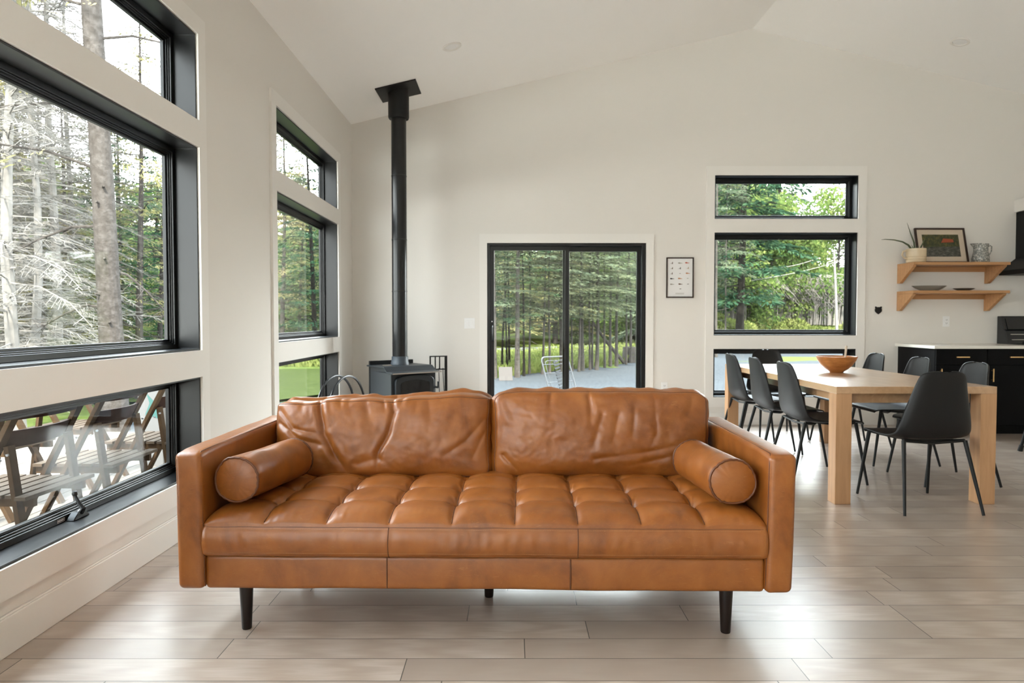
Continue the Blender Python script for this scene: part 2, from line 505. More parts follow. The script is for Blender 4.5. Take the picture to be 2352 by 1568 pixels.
# windows: an Empty per opening; local x along the wall, local y outwards, z up
wn_count = [0]
def window(u0, u1, z0, z1, side, crank=False):
    wn_count[0] += 1
    wd = u1 - u0; h = z1 - z0; c = (u0 + u1) / 2
    loc, rz = {'left': ((XL, c, z0), PI / 2), 'back': ((c, YB, z0), 0), 'front': ((c, YF, z0), PI), 'right': ((XR, c, z0), -PI / 2)}[side]
    e = empty('window_%d' % wn_count[0], loc, rz, kind='structure')
    a = wd / 2
    j = MB(); j.ring(-a, a, 0, h, .010, -.004, .125); j.build('jamb_liner', 'black_frame', e, bevel=.0015)
    f = MB(); f.ring(-a + .010, a - .010, .010, h - .010, .026, .118, .172)
    f.ring(-a + .036, a - .036, .036, h - .036, .006, .128, .172); f.build('outer_frame', 'black_frame', e, bevel=.002)
    s_ = MB(); s_.ring(-a + .038, a - .038, .038, h - .038, .012, .136, .168)
    s_.ring(-a + .050, a - .050, .050, h - .050, .012, .146, .166); s_.build('sash', 'black_frame', e, bevel=.002)
    g = MB(); g.box(-a + .058, a - .058, .153, .157, .058, h - .058); g.build('pane', 'glass' if (u0, u1) in (WIN_L1, WIN_L2, WIN_B) else 'clear_glass', e)
    if crank:
        m = MB()
        m.prism([(-.055, 0), (.055, 0), (.045, .012), (.02, .03), (-.02, .03), (-.045, .012)], .078, .112, 'y')
        m.build('crank_housing', 'black_frame', e, smooth=True, bevel=.003, loc=(crank, .0, .0105))
        m = MB(); m.tube([(0, 0, 0), (.002, -.012, .016), (.006, .008, .036), (.012, .03, .07)], [.014, .012, .008, .006], 10)
        m.lathe([(.0, 0), (.010, .002), (.012, .010), (.009, .02), (0, .022)], 12, (.012, .03, .068))
        m.build('crank_handle', 'black_frame', e, smooth=True, loc=(crank, .085, .034))
        m = MB(); m.ring(-.045, .0, 0, .014, .0012, -.0008, 0)
        for k in range(9): m.box(-.041 + k * .0040, -.0388 + k * .0040, -.0008, 0, .0045, .0095 + (.001 if k % 3 else 0))
        m.build('maker_sticker', 'plug', e, loc=(crank - .055, .1175, .014))
    return e
for z0, z1 in ZS: window(*WIN_L1, z0, z1, 'left', crank=(-.05 if z0 < .5 else False))
for z0, z1 in ZS: window(*WIN_L2, z0, z1, 'left')
for z0, z1 in ZS: window(*WIN_B, z0, z1, 'back')
for a, b_ in ADDED_GLAZING: window(a, b_, .55, 3.05, 'left')
for a, b_ in FRONT: window(a, b_, .12, 2.0, 'front')
for a, b_ in RW: window(a, b_, .12, 2.9, 'right')

# white flat casings; each bay one trim piece
tn = [0]
def casing(u0, u1, side, sw=.09, top=.10, low=.11, outs=ZS):
    tn[0] += 1
    t = .018; mb = MB()
    z0, z1 = outs[-1][0], outs[0][1]
    B = lambda a, b, c, d, tt=t: mb.box(*({'left': (XL, XL + tt, a, b, c, d), 'back': (a, b, YB - tt, YB, c, d)}[side]))
    B(u0 - sw, u0, z0 - low, z1 + top); B(u1, u1 + sw, z0 - low, z1 + top)
    B(u0, u1, z1, z1 + top); B(u0, u1, z0 - low, z0)
    for (a, b), (c, d) in zip(outs[:-1], outs[1:]): B(u0, u1, d, a)
    struct('trim_%d' % tn[0], mb, 'trim')
casing(*WIN_L1, 'left'); casing(*WIN_L2, 'left', sw=.10);  casing(*WIN_B, 'back')
mb = MB(); t = .018
mb.box(DOOR[0] - .085, DOOR[0], YB - t, YB, 0, DOOR[2] + .1); mb.box(DOOR[1], DOOR[1] + .085, YB - t, YB, 0, DOOR[2] + .1); mb.box(DOOR[0], DOOR[1], YB - t, YB, DOOR[2], DOOR[2] + .1)
struct('trim_%d' % (tn[0] + 1), mb, 'trim')

# sliding glass door
dw = DOOR[1] - DOOR[0]; dh = DOOR[2]
d = empty('door_1', (DOOR[0], YB, 0), 0, kind='structure')
m = MB(); m.ring(0, dw, 0, dh, .03, -.004, .15); m.build('door_frame', 'black_frame', d, bevel=.002)
m = MB(); m.ring(.03, dw / 2 + .035, .03, dh - .03, .048, .03, .065); m.build('sliding_panel', 'black_frame', d, bevel=.003)
m = MB(); m.box(.07, dw / 2 - .01, .045, .049, .07, dh - .07); m.build('sliding_pane', 'glass', d)
m = MB(); m.ring(dw / 2 - .035, dw - .03, .03, dh - .03, .055, .09, .125); m.box(dw - .045, dw - .03, .0, .14, .03, dh - .03); m.build('fixed_panel', 'black_frame', d, bevel=.003)
m = MB(); m.box(dw / 2 + .01, dw - .07, .105, .109, .07, dh - .07); m.build('fixed_pane', 'glass', d)
m = MB(); m.tube([(.055, .03, .93), (.055, -.02, .95), (.055, -.025, 1.03), (.055, -.02, 1.09), (.055, .03, 1.11)], .009, 8)
m.box(.045, .065, .022, .03, .91, 1.13); m.build('door_handle', 'black_frame', d, smooth=True)
m = MB(); m.box(.05, .06, .02, .03, 1.005, 1.03); m.box(.05, .058, .02, .03, 1.15, 1.16); m.build('door_lock', 'chrome', d)


# recessed lights (off)
def downlight(x, y, label):
    left = x < XRIDGE
    z = ZEAVE + SLOPE * ((x - XL) if left else (XR - x))
    e = empty('recessed_light', (x, y, z), 0, label, 'ceiling light', 'recessed ceiling lights')
    e.rotation_euler = (0, -math.atan(SLOPE) if left else math.atan(SLOPE), 0)
    m = MB(); m.lathe([(.088, 0), (.088, -.005), (.082, -.009), (.066, -.009), (.062, -.003), (.062, .0)], 40); m.build('trim_ring', 'trim', e, smooth=True)
    m = MB(); m.lathe([(.0, -.004), (.045, -.003), (.062, -.001)], 32); m.build('lens', 'plug', e, smooth=True)
downlight(-.534, 6.2, 'round white recessed light in the left ceiling slope, right of the stove pipe')
downlight(4.47, 6.89, 'round white recessed light in the right ceiling slope, above the shelves')
# ------------------------------------------------------------------ the leather sofa
SX, SY, SRZ = -.103, 2.44, R(-1.08)
sofa = empty('leather_sofa', (SX, SY, 0), SRZ, 'long cognac brown leather sofa with tufted seat and tapered dark legs in the foreground', 'sofa')
HW, SD = 1.115, .95            # half width, depth
AW = .098                      # arm thickness
ZB, ZA = .186, .695            # underside, arm top

def organic(mb, amp=.004, s=3.0, seed=0, centre=None):
    """soft unevenness of stuffed leather"""
    c = centre or Vector((0, 0, 0)); out = []
    for p in mb.v:
        q = Vector(p); d = (q - c)
        n = noise.noise_vector(Vector((q.x * s + seed, q.y * s, q.z * s)))
        out.append(tuple(q + n * amp))
    mb.v = out
    return mb

def line_tube(name, pts, r, m, parent, n=6, closed=False):
    mb = MB(); mb.tube(pts, r, n, closed)
    return mb.build(name, m, parent, smooth=True, ang=80)

for s_ in (-1, 1):
    hz = ZA - ZB
    mb = soft_box(AW, SD, hz, .022, .05, 5)
    out = []
    for p in mb.v:
        x, y, z = p
        k = (z + hz / 2) / hz
        # slightly fuller towards the top, corner at the top front dips a little
        x += s_ * (.010 * k)
        z -= .012 * max(0, (-y - SD / 2 + .10) / .10) ** 2 * max(0, (k - .9) * 10)
        n = noise.noise(Vector((x * 4 + s_, y * 3.1, z * 3.3)))
        out.append((x + .0035 * n, y, z + .003 * noise.noise(Vector((y * 5, x * 5, s_)))))
    mb.v = out
    arm = mb.build('armrest', 'leather', sofa, smooth=True, ang=70, loc=(s_ * (HW - AW / 2), SD / 2, ZB + hz / 2))
    # piping round the front panel's inner edge and along the top inner edge
    xi = -s_ * (AW / 2 - .003)
    pts = [(xi + s_ * .0, -SD / 2 + .018, -hz / 2 + .01)] + [(xi + s_ * .010 * ((z + hz / 2) / hz) - s_ * .0005, -SD / 2 + .013, z) for z in np.linspace(-hz / 2 + .03, hz / 2 - .035, 12)]
    pts += [(xi + s_ * (.0105 + .004), -SD / 2 + .018, hz / 2 - .017), (xi + s_ * (.0105 + .008), -SD / 2 + .035, hz / 2 - .0065)]
    pts += [(xi + s_ * .0165, y, hz / 2 - .0045) for y in np.linspace(-SD / 2 + .08, SD / 2 - .05, 10)]
    line_tube('arm_seam', pts, .0022, 'seam', arm)
    pts = [(s_ * (AW / 2 - .012 + .010 * ((z + hz / 2) / hz)), -SD / 2 + .0035, z) for z in np.linspace(-hz / 2 + .02, hz / 2 - .03, 10)]
    line_tube('arm_seam', pts, .0010, 'seam', arm)

# base rail and back frame
WI = HW - AW                   # inner half width
mb = soft_box(2 * WI + .01, SD - .03, .125, .016, .05, 3); organic(mb, .004, 3.5, 5)
base = mb.build('base_rail', 'leather', sofa, smooth=True, ang=70, loc=(0, SD / 2 + .005, ZB + .0605))
for x in (-WI + .665, WI - .70):
    line_tube('base_seam', [(x, -SD / 2 + .0155 - .0, -.055), (x, -SD / 2 + .0125, 0), (x, -SD / 2 + .0155, .055)], .0026, 'seam', base)
mb = soft_box(2 * WI + .01, .11, .385, .025, .05, 4)
mb.build('back_frame', 'leather', sofa, smooth=True, ang=70, loc=(0, SD - .065, .48))
for x, y in ((-.905, .105), (.905, .105), (-.905, .86), (.905, .86), (0.0, .42)):
    mb = MB(); mb.lathe([(.0, 0), (.017, 0), (.0185, .004), (.0265, .186), (.0, .19)], 24)
    o = mb.build('leg', 'leg_wood', sofa, smooth=True, loc=(x, y, 0))
    if x == 0: o.location.x = .0

# tufted seat cushion, 9 x 3 cells with sewn channels
NC = 9
SW = 2 * WI + .022             # a little wider than the gap, it bulges past the arms in front
SDp = .68
def crown(x, y):
    """height of the cushion top above its front seam"""
    fx = min(1, (SW / 2 - abs(x)) / .10); ex = math.sqrt(max(0, 1 - (1 - fx) ** 2))
    fy = min(1, (y + .0005) / .15); ey = math.sqrt(max(0, 1 - (1 - fy) ** 2)) if fy > 0 else 0
    h = .052 * ey * (.25 + .75 * ex)
    u = (x + SW / 2) / SW * NC
    # channels run front to back, spread slightly
    ci = round(u); du = abs(u - ci) * SW / NC
    ch = math.exp(-(du / .012) ** 2) * .007 + math.exp(-(du / .045) ** 2) * .006
    if ci in (0, NC): ch = 0
    bil = .0095 * (1 - abs(2 * (u - math.floor(u)) - 1) ** 2.6) * ex
    rows = (.205, .415, .625)
    tf = 0; cr = 0
    for rI, ry in enumerate(rows):
        w_ = .0035 * math.sin(u * 2 * PI + rI) + .006 * noise.noise(Vector((x * 3.2, ry * 9, 1)))
        dy = y - (ry + w_)
        d2 = math.hypot(du, dy)
        if 0 < ci < NC:
            tf += .017 * math.exp(-(d2 / .028) ** 2) + .009 * math.exp(-(d2 / .010) ** 2)
            # puckers radiating from the tuft
            a = math.atan2(dy, (u - ci) + 1e-6)
            tf += .0022 * math.sin(a * 9 + ci * 2.1) * math.exp(-((d2 - .035) / .028) ** 2)
        cr += (.009 * math.exp(-(dy / .016) ** 2) + .010 * math.exp(-(dy / .05) ** 2)) * ex
    v = 0 if y < 0 else y
    fade = min(1, max(0, y) / .05)
    wr = .0016 * noise.noise(Vector((x * 24, y * 9, 3))) + .0035 * noise.noise(Vector((x * 7, y * 5, 8)))
    fr = math.exp(-((y - .04) / .05) ** 2) * .0018 * noise.noise(Vector((x * 45, 2, y * 6)))
    return h + (bil - ch - tf - cr * .8 + wr) * min(1, .25 + fade) * (1 if y > 0.002 else .4) + fr
ZS0 = .303; ZST = .418
mb = MB(); xs = []
nx = 540
for i in range(nx + 1): xs.append(-SW / 2 + SW * i / nx)
prof_n = []
pts = []
def seat_pt(x, k):
    ed = max(0, 1 - (SW / 2 - abs(x)) / .03); ins = .02 * (1 - math.sqrt(max(0, 1 - ed * ed)))
    wob = .0022 * noise.noise(Vector((x * 12, 4, 4)))
    if k == 0: return (x, SDp, ZS0 + .01)
    if k <= 3: return (x, [.2, .06, .02][k - 1] + ins, ZS0 + [0, -.001, .002][k - 1])
    if k <= 14:
        t = (k - 3) / 11
        bul = .016 * math.sin(PI * t) ** .8
        fold = .0022 * math.sin(PI * t) * noise.noise(Vector((x * 38, t * 2.0, 9))) + .003 * math.sin(PI * t) * noise.noise(Vector((x * 8, t * 2, 2)))
        z = ZS0 + .003 + (ZST - ZS0 - .003) * t
        sm = math.exp(-(((t - .13)) / .05) ** 2) * .0032 + (math.exp(-((t - 1) / .05) ** 2) * .003)
        return (x, .004 - bul + ins + fold + sm, z + wob)
    y = (k - 14) / 100 * (SDp - .0) 
    y = y * (.4 + .6 * min(1, y / .1)) if y < .1 else y
    return (x, y + .002 + ins * max(0, 1 - y / .05), ZST + wob * max(0, 1 - y / .1) + crown(x, y))
K = 115
for x in xs:
    for k in range(K): pts.append(seat_pt(x, k))
mb.grid(pts, nx + 1, K)
mb.f.append(tuple(range(K))); mb.mi.append(0)
mb.f.append(tuple(range(nx * K, nx * K + K))[::-1]); mb.mi.append(0)
seat = mb.build('seat_cushion', 'leather', sofa, smooth=True, ang=80)
def surf(x, y): p = (x, y + .002, ZST + crown(x, y)); return p
sm = MB()
for c in range(1, NC):
    x = -SW / 2 + SW * c / NC
    sm.tube([(x, y + .002, ZST + crown(x, y) + .0006) for y in np.linspace(.012, .60, 60)], .0016, 6)
sm.build('tuft_seams', 'seam', seat, smooth=True, ang=80)
sm = MB()
sm.tube([(x, .0035 - .0005 + seat_pt(x, 14)[1] - .002, seat_pt(x, 14)[2]) for x in np.linspace(-SW / 2 + .02, SW / 2 - .02, 160)], .0021, 6)
sm.tube([(x, seat_pt(x, 4)[1] - .0008, seat_pt(x, 4)[2] + .006) for x in np.linspace(-SW / 2 + .02, SW / 2 - .02, 160)], .0013, 6)
for c in (3, 6):
    x = -SW / 2 + SW * c / NC
    sm.tube([(x, seat_pt(x, k)[1] - .0002, seat_pt(x, k)[2]) for k in range(3, 15)], .0019, 6)
sm.build('front_piping', 'seam', seat, smooth=True, ang=80)
for (k, dz) in ((14, -.0055), (4, .0105)):
    sm = MB(); x = -SW / 2 + .03
    while x < SW / 2 - .03:
        p = seat_pt(x, k); q = seat_pt(x, k - 1 if k == 14 else k + 1)
        f = abs(dz) / max(1e-4, abs(p[2] - q[2]))
        y = p[1] + (q[1] - p[1]) * min(1, f)
        sm.tube([(x, y - .0006, p[2] + dz), (x + .0042, y - .0006, p[2] + dz)], .0006, 4)
        x += .0062
    sm.build('stitching', 'thread', seat)

# loose back cushions with folds
def seg_d(px, py, a, b):
    ax_, ay = a; bx, by = b
    t = ((px - ax_) * (bx - ax_) + (py - ay) * (by - ay)) / ((bx - ax_) ** 2 + (by - ay) ** 2)
    t = max(0, min(1, t))
    return math.hypot(px - ax_ - t * (bx - ax_), py - ay - t * (by - ay)), t
def back_cushion(name, cx, cy, cz, W, H, T, tilt, folds, topf, seed, roll=0, gus=0):
    """folds: list of (points in (u,v) with v=0 at the top, width, depth)"""
    nu, nv, ng = 190, 92, 10
    def lump(u, v):
        dz = 0
        for pl, wd, dp in folds:
            best = 9
            tt = 0
            for a, b_ in zip(pl[:-1], pl[1:]):
                dd, t = seg_d(u * W, v * H, (a[0] * W, a[1] * H), (b_[0] * W, b_[1] * H))
                if dd < best: best = dd
            end = min(math.hypot((u - pl[-1][0]) * W, (v - pl[-1][1]) * H), .08) / .08
            end = .35 + .65 * end
            q = .75 + .5 * noise.noise(Vector((u * 6, v * 4, seed)))
            dz -= dp * .78 * math.exp(-(best / (wd * .75)) ** 2) * end * q
            dz -= dp * .36 * math.exp(-(best / (wd * 2.6)) ** 2) * end
            dz += dp * .26 * math.exp(-((best - wd * 2.2) / (wd * 1.1)) ** 2) * end * q
        return dz
    def front(u, v, side=1):
        bx = max(0, 1 - abs(2 * u - 1) ** 3.2); bz = max(0, 1 - abs(2 * v - 1) ** 2.8)
        y = .068 * (bx * bz) ** .5
        n = .010 * noise.noise(Vector((u * 5 + seed, v * 3, side))) + .0042 * noise.noise(Vector((u * 13 + seed, v * 7, side)))
        n += .0013 * noise.noise(Vector((u * 40, v * 18 + seed, side)))
        return y + (n * min(1, bx * bz * 3))
    def outline(u, v):
        """edges bow in a little between the corners; top follows topf"""
        x = (u - .5) * W; z = (.5 - v) * H
        cu, cv = max(0, (abs(2 * u - 1) - .88) / .12), max(0, (abs(2 * v - 1) - .74) / .26)
        z -= (.024 if v < .5 else -.012) * cu ** 2 * cv; x *= 1 - .020 * cv ** 2 * cu
        x *= 1 - .016 * math.sin(PI * v); z -= (.5 - abs(v - .5)) * 0
        z += (1 - v) * topf(u) - (1 - abs(2 * v - 1)) * 0
        z += .006 * v * math.sin(PI * u)
        z += (1 - v) ** 3 * .005 * noise.noise(Vector((u * 9, seed, 1)))
        x += .004 * noise.noise(Vector((v * 6, seed, u * 3)))
        return x, z
    mb = MB()
    P = [[None] * (nv + 1) for _ in range(nu + 1)]; Q = [[None] * (nv + 1) for _ in range(nu + 1)]
    for i in range(nu + 1):
        for j in range(nv + 1):
            u, v = i / nu, j / nv
            x, z = outline(u, v)
            rb = 0; 
            if gus and v < gus:
                q = 1 - v / gus; rb = .085 * q ** 1.3; z -= .010 * q ** 2
            sd = .005 * math.exp(-((v - gus) / .012) ** 2) if gus else 0
            P[i][j] = (x, -T / 2 - front(u, v) - lump(u, v) * (1 if .0 < v < 1 else .5) + rb + sd, z)
            Q[i][j] = (x, T / 2 + front(u, v, 2) * .5, z)
    mb.grid([P[i][j] for i in range(nu + 1) for j in range(nv + 1)], nu + 1, nv + 1)
    mb.grid([Q[i][j] for i in range(nu + 1) for j in range(nv + 1)], nu + 1, nv + 1)
    rim = [(i, 0) for i in range(nu)] + [(nu, j) for j in range(nv)] + [(i, nv) for i in range(nu, 0, -1)] + [(0, j) for j in range(nv, 0, -1)]
    c0 = Vector((0, 0, 0)); pts = []
    for k, (i, j) in enumerate(rim):
        a, b_ = Vector(P[i][j]), Vector(Q[i][j])
        if j == 0: out = Vector((0, 0, 1))
        elif j == nv: out = Vector((0, 0, -1))
        else: out = Vector((1 if i == nu else -1, 0, 0))
        if (i, j) in ((0, 0), (nu, 0), (nu, nv), (0, nv)): out = Vector(((1 if i else -1) * .6, 0, (1 if j == 0 else -1) * .6))
        for g in range(ng + 1):
            t = g / ng
            bulge = .022 * math.sin(PI * t) ** .75 * (1 + .5 * noise.noise(Vector((k * .07, t * 2, seed))))
            pts.append(tuple(a.lerp(b_, t) + out * bulge))
    mb.grid(pts, len(rim), ng + 1, wrap_u=True)
    # lean back around the bottom edge
    mt = Matrix.Translation((cx, cy, cz)) @ Matrix.Rotation(roll, 4, 'Y') @ Matrix.Rotation(-tilt, 4, 'X') @ Matrix.Translation((0, T / 2 + .03, H / 2))
    mb.xf(mt)
    o = mb.build(name, 'leather', sofa, smooth=True, ang=75)
    if gus:
        jg = round(gus * nv)
        path = [P[i][jg] for i in range(0, nu + 1, 2)] + [P[nu][j] for j in range(jg + 2, nv + 1, 2)] + [P[i][nv] for i in range(nu, -1, -2)] + [P[0][j] for j in range(nv, jg, -2)]
    else: path = [P[i][j] for (i, j) in rim[::2]]
    pm = MB(); pm.tube(path, .0022, 6, closed=True)
    pm.xf(mt); pm.build('welt_seam', 'seam', o, smooth=True, ang=80)
    return o
F1 = [([(.20, .02), (.215, .22), (.24, .5), (.30, .78), (.345, .93)], .013, .020), ([(.545, .0), (.565, .25), (.545, .5), (.50, .72), (.49, .92)], .011, .017),
      ([(.60, .04), (.585, .22)], .012, .010), ([(.43, .15), (.46, .45)], .018, .007), ([(.12, .1), (.15, .35)], .02, .006),
      ([(.02, .2), (.09, .42), (.24, .52)], .010, .007), ([(.02, .35), (.12, .55), (.26, .66)], .012, .006),
      ([(.99, .35), (.90, .62), (.80, .78)], .010, .007), ([(.99, .5), (.93, .8)], .010, .006), ([(.30, .0), (.31, .16)], .011, .010),
      ([(.40, .86), (.50, .80), (.56, .9)], .015, .006), ([(.72, .1), (.735, .35)], .016, .004), ([(.50, .03), (.52, .2)], .008, .008), ([(.35, .03), (.345, .15)], .01, .006)]
F2 = [([(.445, .0), (.45, .22), (.445, .42)], .011, .013), ([(.27, .02), (.26, .2)], .012, .008), ([(.50, .28), (.46, .62)], .013, .008),
      ([(.575, .3), (.55, .6)], .013, .006), ([(.655, .2), (.64, .55)], .013, .006), ([(.745, .04), (.755, .5), (.73, .62)], .011, .006),
      ([(.46, .80), (.70, .72), (.86, .62)], .011, .005), ([(.06, .15), (.10, .4)], .014, .005), ([(.04, .75), (.10, .92)], .009, .007),
      ([(.62, .88), (.85, .74)], .012, .004), ([(.93, .08), (.90, .3)], .014, .005)]
back_cushion('back_cushion', -.512, .635, .458, 1.0, .372, .16, R(15), F1, lambda u: .010 + .034 * u ** 2 - .005 * math.sin(u * 14) + .003 * math.sin(u * 31) , 3, roll=R(-.4), gus=.115)
back_cushion('back_cushion', .502, .645, .458, .985, .385, .14, R(9), F2, lambda u: .004 * math.sin(PI * u), 9)

# bolsters: round piping at each end
def bolster(label, p0, p1, r, seed):
    p0, p1 = Vector(p0), Vector(p1); L = (p1 - p0).length
    nu, nl = 72, 60; mb = MB(); pts = []
    def rad(a, t):
        e = min(t, 1 - t) * L
        tight = r * (1 - .05 * math.exp(-(e / .012) ** 2)) 
        w_ = .0035 * noise.noise(Vector((math.cos(a) * 1.4 + seed, math.sin(a) * 1.4, t * 5))) + .0018 * math.sin(a * 23 + seed) * math.exp(-(e / .03)) * (.5 + noise.noise(Vector((a * 2, seed, 0))))
        flat = -.008 * max(0, -math.sin(a)) ** 3
        return tight + w_ + flat
    for i in range(nu):
        a = 2 * PI * i / nu
        for j in range(nl + 1):
            t = j / nl; rr = rad(a, t)
            pts.append((rr * math.cos(a), t * L, rr * math.sin(a)))
    mb.grid(pts, nu, nl + 1, wrap_u=True)
    for end in (0, 1):
        pts = []
        for i in range(nu):
            a = 2 * PI * i / nu
            for j in range(13):
                q = j / 12; rr = rad(a, end) * q
                pk = .0012 * math.sin(a * 19 + seed) * q ** 4 
                y = (-1 if end == 0 else 1) * (.016 * (1 - q ** 2.5)) + pk
                pts.append((rr * math.cos(a), end * L + y, rr * math.sin(a)))
        mb.grid(pts, nu, 13, wrap_u=True)
    d = (p1 - p0).normalized()
    rot = Vector((0, 1, 0)).rotation_difference(d)
    mt = Matrix.Translation(p0) @ rot.to_matrix().to_4x4()
    e = empty('bolster_pillow', (SX, SY, 0), SRZ, label, 'pillow', 'round leather bolsters on the sofa')
    mb.xf(mt); mb.build('cover', 'leather', e, smooth=True, ang=60)
    for end in (0, 1):
        pm = MB(); pm.tube([((rad(a, end) + .001) * math.cos(a), end * L, (rad(a, end) + .001) * math.sin(a)) for a in np.linspace(0, 2 * PI, 72, endpoint=False)], .0046, 8, closed=True)
        pm.xf(mt); pm.build('piping', 'seam', e, smooth=True, ang=80)
bolster('leather bolster pillow lying on the left end of the sofa seat, by the window', (-.925, .075, .572), (-.872, .56, .556), .089, 1)
bolster('leather bolster pillow lying on the right end of the sofa seat, by the dining table', (.918, .075, .572), (.888, .56, .556), .089, 7)
# ------------------------------------------------------------------ wood stove, pipe, tools, log ring
st = empty('wood_stove', (-1.10, 6.90, 0), R(37), 'black cast iron wood stove with glass door in the left corner', 'stove')
m = MB(); m.box(-.25, .25, -.23, .23, .22, .655); m.box(-.25, .25, -.115, .23, .655, .702); m.build('firebox', 'stove', st, bevel=.008)
m = MB(); m.prism([(-.25, .0), (.25, .0), (.21, .05), (.21, .17), (.25, .22), (-.25, .22), (-.21, .17), (-.21, .05)], -.2, .2, 'y'); m.build('pedestal', 'stove', st, bevel=.006)
m = MB(); m.prism([(.26, .70), (.26, .715), (-.12, .715), (-.165, .685), (-.19, .668), (-.31, .662), (-.31, .650), (-.185, .655), (-.155, .672), (-.115, .70)], -.275, .275, 'x')
m.build('top_plate', 'stove', st, bevel=.003)
m = MB(); m.box(-.272, .272, -.3125, -.3085, .651, .661); m.build('top_edge', 'steel', st)
def arch(x0, x1, z0, z1, a, n=10, r=.05):
    pts = [(x0, z0), (x1, z0)]
    pts += [(x1 - r + r * math.cos(t), z1 - a - r + r * math.sin(t)) for t in np.linspace(0, PI / 2, 6)]
    for t in np.linspace(.15, .85, n): pts.append((x1 + (x0 - x1) * t, z1 - a + a * math.sin(PI * t)))
    pts += [(x0 + r - r * math.sin(t), z1 - a - r + r * math.cos(t)) for t in np.linspace(0, PI / 2, 6)]
    return pts
m = MB(); m.prism(arch(-.215, .215, .26, .635, .022), -.262, -.23, 'y'); m.build('stove_door', 'stove', st, smooth=True, bevel=.006)
m = MB(); m.prism(arch(-.16, .16, .31, .585, .018, r=.03), -.266, -.262, 'y'); m.build('door_glass', 'dark_glass', st)
m = MB(); m.tube([(.232, -.25, .50), (.232, -.30, .50), (.232, -.31, .52), (.232, -.31, .56)], .011, 8); m.build('door_handle', 'stove', st, smooth=True)
m = MB(); m.box(-.25, .25, .235, .262, .40, .755); m.build('rear_shield', 'black_matte', st, bevel=.003)
m = MB(); m.box(-.2, -.12, .0, .05, .716, .722); m.build('maker_plate', 'steel', st)
m = MB(); m.lathe([(.092, .0), (.092, .02), (.086, .03), (.083, .085), (.078, .087)], 36); m.build('flue_collar', 'stove_collar', st, smooth=True, loc=(0, .06, .716))
px, py = (Matrix.Rotation(R(37), 2) @ Vector((0, .06)))
PX, PY = -1.10 + px, 6.90 + py
zc = ZEAVE + SLOPE * (PX - XL)
sp = empty('stove_pipe', (PX, PY, .80), 0, 'tall black stove pipe rising from the wood stove through the ceiling', 'stove pipe')
z = 0
for k, (a, b_) in enumerate(((.0, .66), (.66, 1.18), (1.18, 1.82), (1.82, zc - .80 - .10))):
    m = MB(); m.lathe([(.0755, a + .001), (.0755, b_ - .004), (.0785, b_ - .002), (.0785, b_ + .006), (.0755, b_ + .008)], 40)
    m.build('pipe_section', 'pipe', sp, smooth=True)
m = MB(); m.lathe([(.08, zc - 1.08), (.098, zc - 1.085), (.104, zc - 1.07), (.104, zc - .78), (.0, zc - .78)], 40); m.build('ceiling_support', 'black_matte', sp, smooth=True)
m = MB(); m.box(-.205, .205, -.205, .205, -.012, .0)
o = m.build('ceiling_plate', 'black_matte', sp, bevel=.001, loc=(0, 0, zc - .80 - .001)); o.rotation_euler = (0, -math.atan(SLOPE), 0)

ts = empty('fireplace_tool_stand', (-.78, 7.28, 0), R(20), 'black metal fireplace tool stand between the stove and the wall', 'tool stand')
m = MB(); m.box(-.09, .09, -.07, .07, 0, .012); m.build('base_plate', 'black_matte', ts)
m = MB(); m.box(.07, .095, -.012, .012, .012, .79); m.build('post', 'black_matte', ts)
m = MB(); m.ring(-.095, .095, .64, .79, .012, -.01, .01)
for x in (-.04, .008): m.box(x, x + .011, -.006, .006, .64, .79)
m.build('hanger_frame', 'black_matte', ts)
for x, lean in ((-.06, .0), (.0, .01), (.045, .03)):
    m = MB(); m.tube([(x, -.02, .66), (x, -.022, .60), (x + lean, -.022, .12)], .0042, 8)
    m.box(x + lean - .03, x + lean + .03, -.03, -.015, .06, .13)
    m.build('hearth_tool', 'black_matte', ts, smooth=True)
lh = empty('log_holder', (-1.475, 5.92, 0), R(74), 'round steel hoop log holder behind the left end of the sofa', 'log holder')
for dy in (-.055, .055):
    m = MB(); m.tube([(.31 * math.cos(a), dy, .375 + .31 * math.sin(a)) for a in np.linspace(0, 2 * PI, 72, endpoint=False)], .0105, 8, closed=True)
    m.build('hoop', 'black_frame', lh, smooth=True)
for a in np.linspace(1.15 * PI, 1.85 * PI, 4):
    m = MB(); m.tube([(.31 * math.cos(a), -.055, .375 + .31 * math.sin(a)), (.31 * math.cos(a), .055, .375 + .31 * math.sin(a))], .007, 6); m.build('cross_bar', 'black_frame', lh, smooth=True)
for x in (-.14, .14):
    m = MB(); m.tube([(x, -.12, .09), (x, -.12, .012), (x, .12, .012), (x, .12, .09)], .009, 6); m.build('foot', 'black_frame', lh, smooth=True)

# ------------------------------------------------------------------ dining table
TX0, TX1, TY0, TY1 = 2.054, 3.07, 4.30, 6.55
tb = empty('dining_table', ((TX0 + TX1) / 2, (TY0 + TY1) / 2, 0), 0, 'long light oak dining table with thick square legs', 'table')
hx, hy = (TX1 - TX0) / 2, (TY1 - TY0) / 2
m = MB(); m.box(-hx, hx, -hy, hy, .705, .75); m.build('tabletop', 'oak_x', tb, bevel=.002)
for sx in (-1, 1):
    for sy in (-1, 1):
        m = MB(); x = sx * (hx - .05); y = sy * (hy - .05); m.box(x - .05 - .0005, x + .05 + .0005, y - .0505, y + .0505, 0, .7049); m.build('leg', 'oak_z', tb, bevel=.003)
for sx in (-1, 1):
    m = MB(); m.box(sx * (hx - .12) - .012, sx * (hx - .12) + .012, -hy + .1, hy - .1, .635, .7045); m.build('apron', 'oak_x', tb)
for sy in (-1, 1):
    m = MB(); m.box(-hx + .1, hx - .1, sy * (hy - .12) - .012, sy * (hy - .12) + .012, .635, .7045); m.build('apron', 'oak_x', tb)

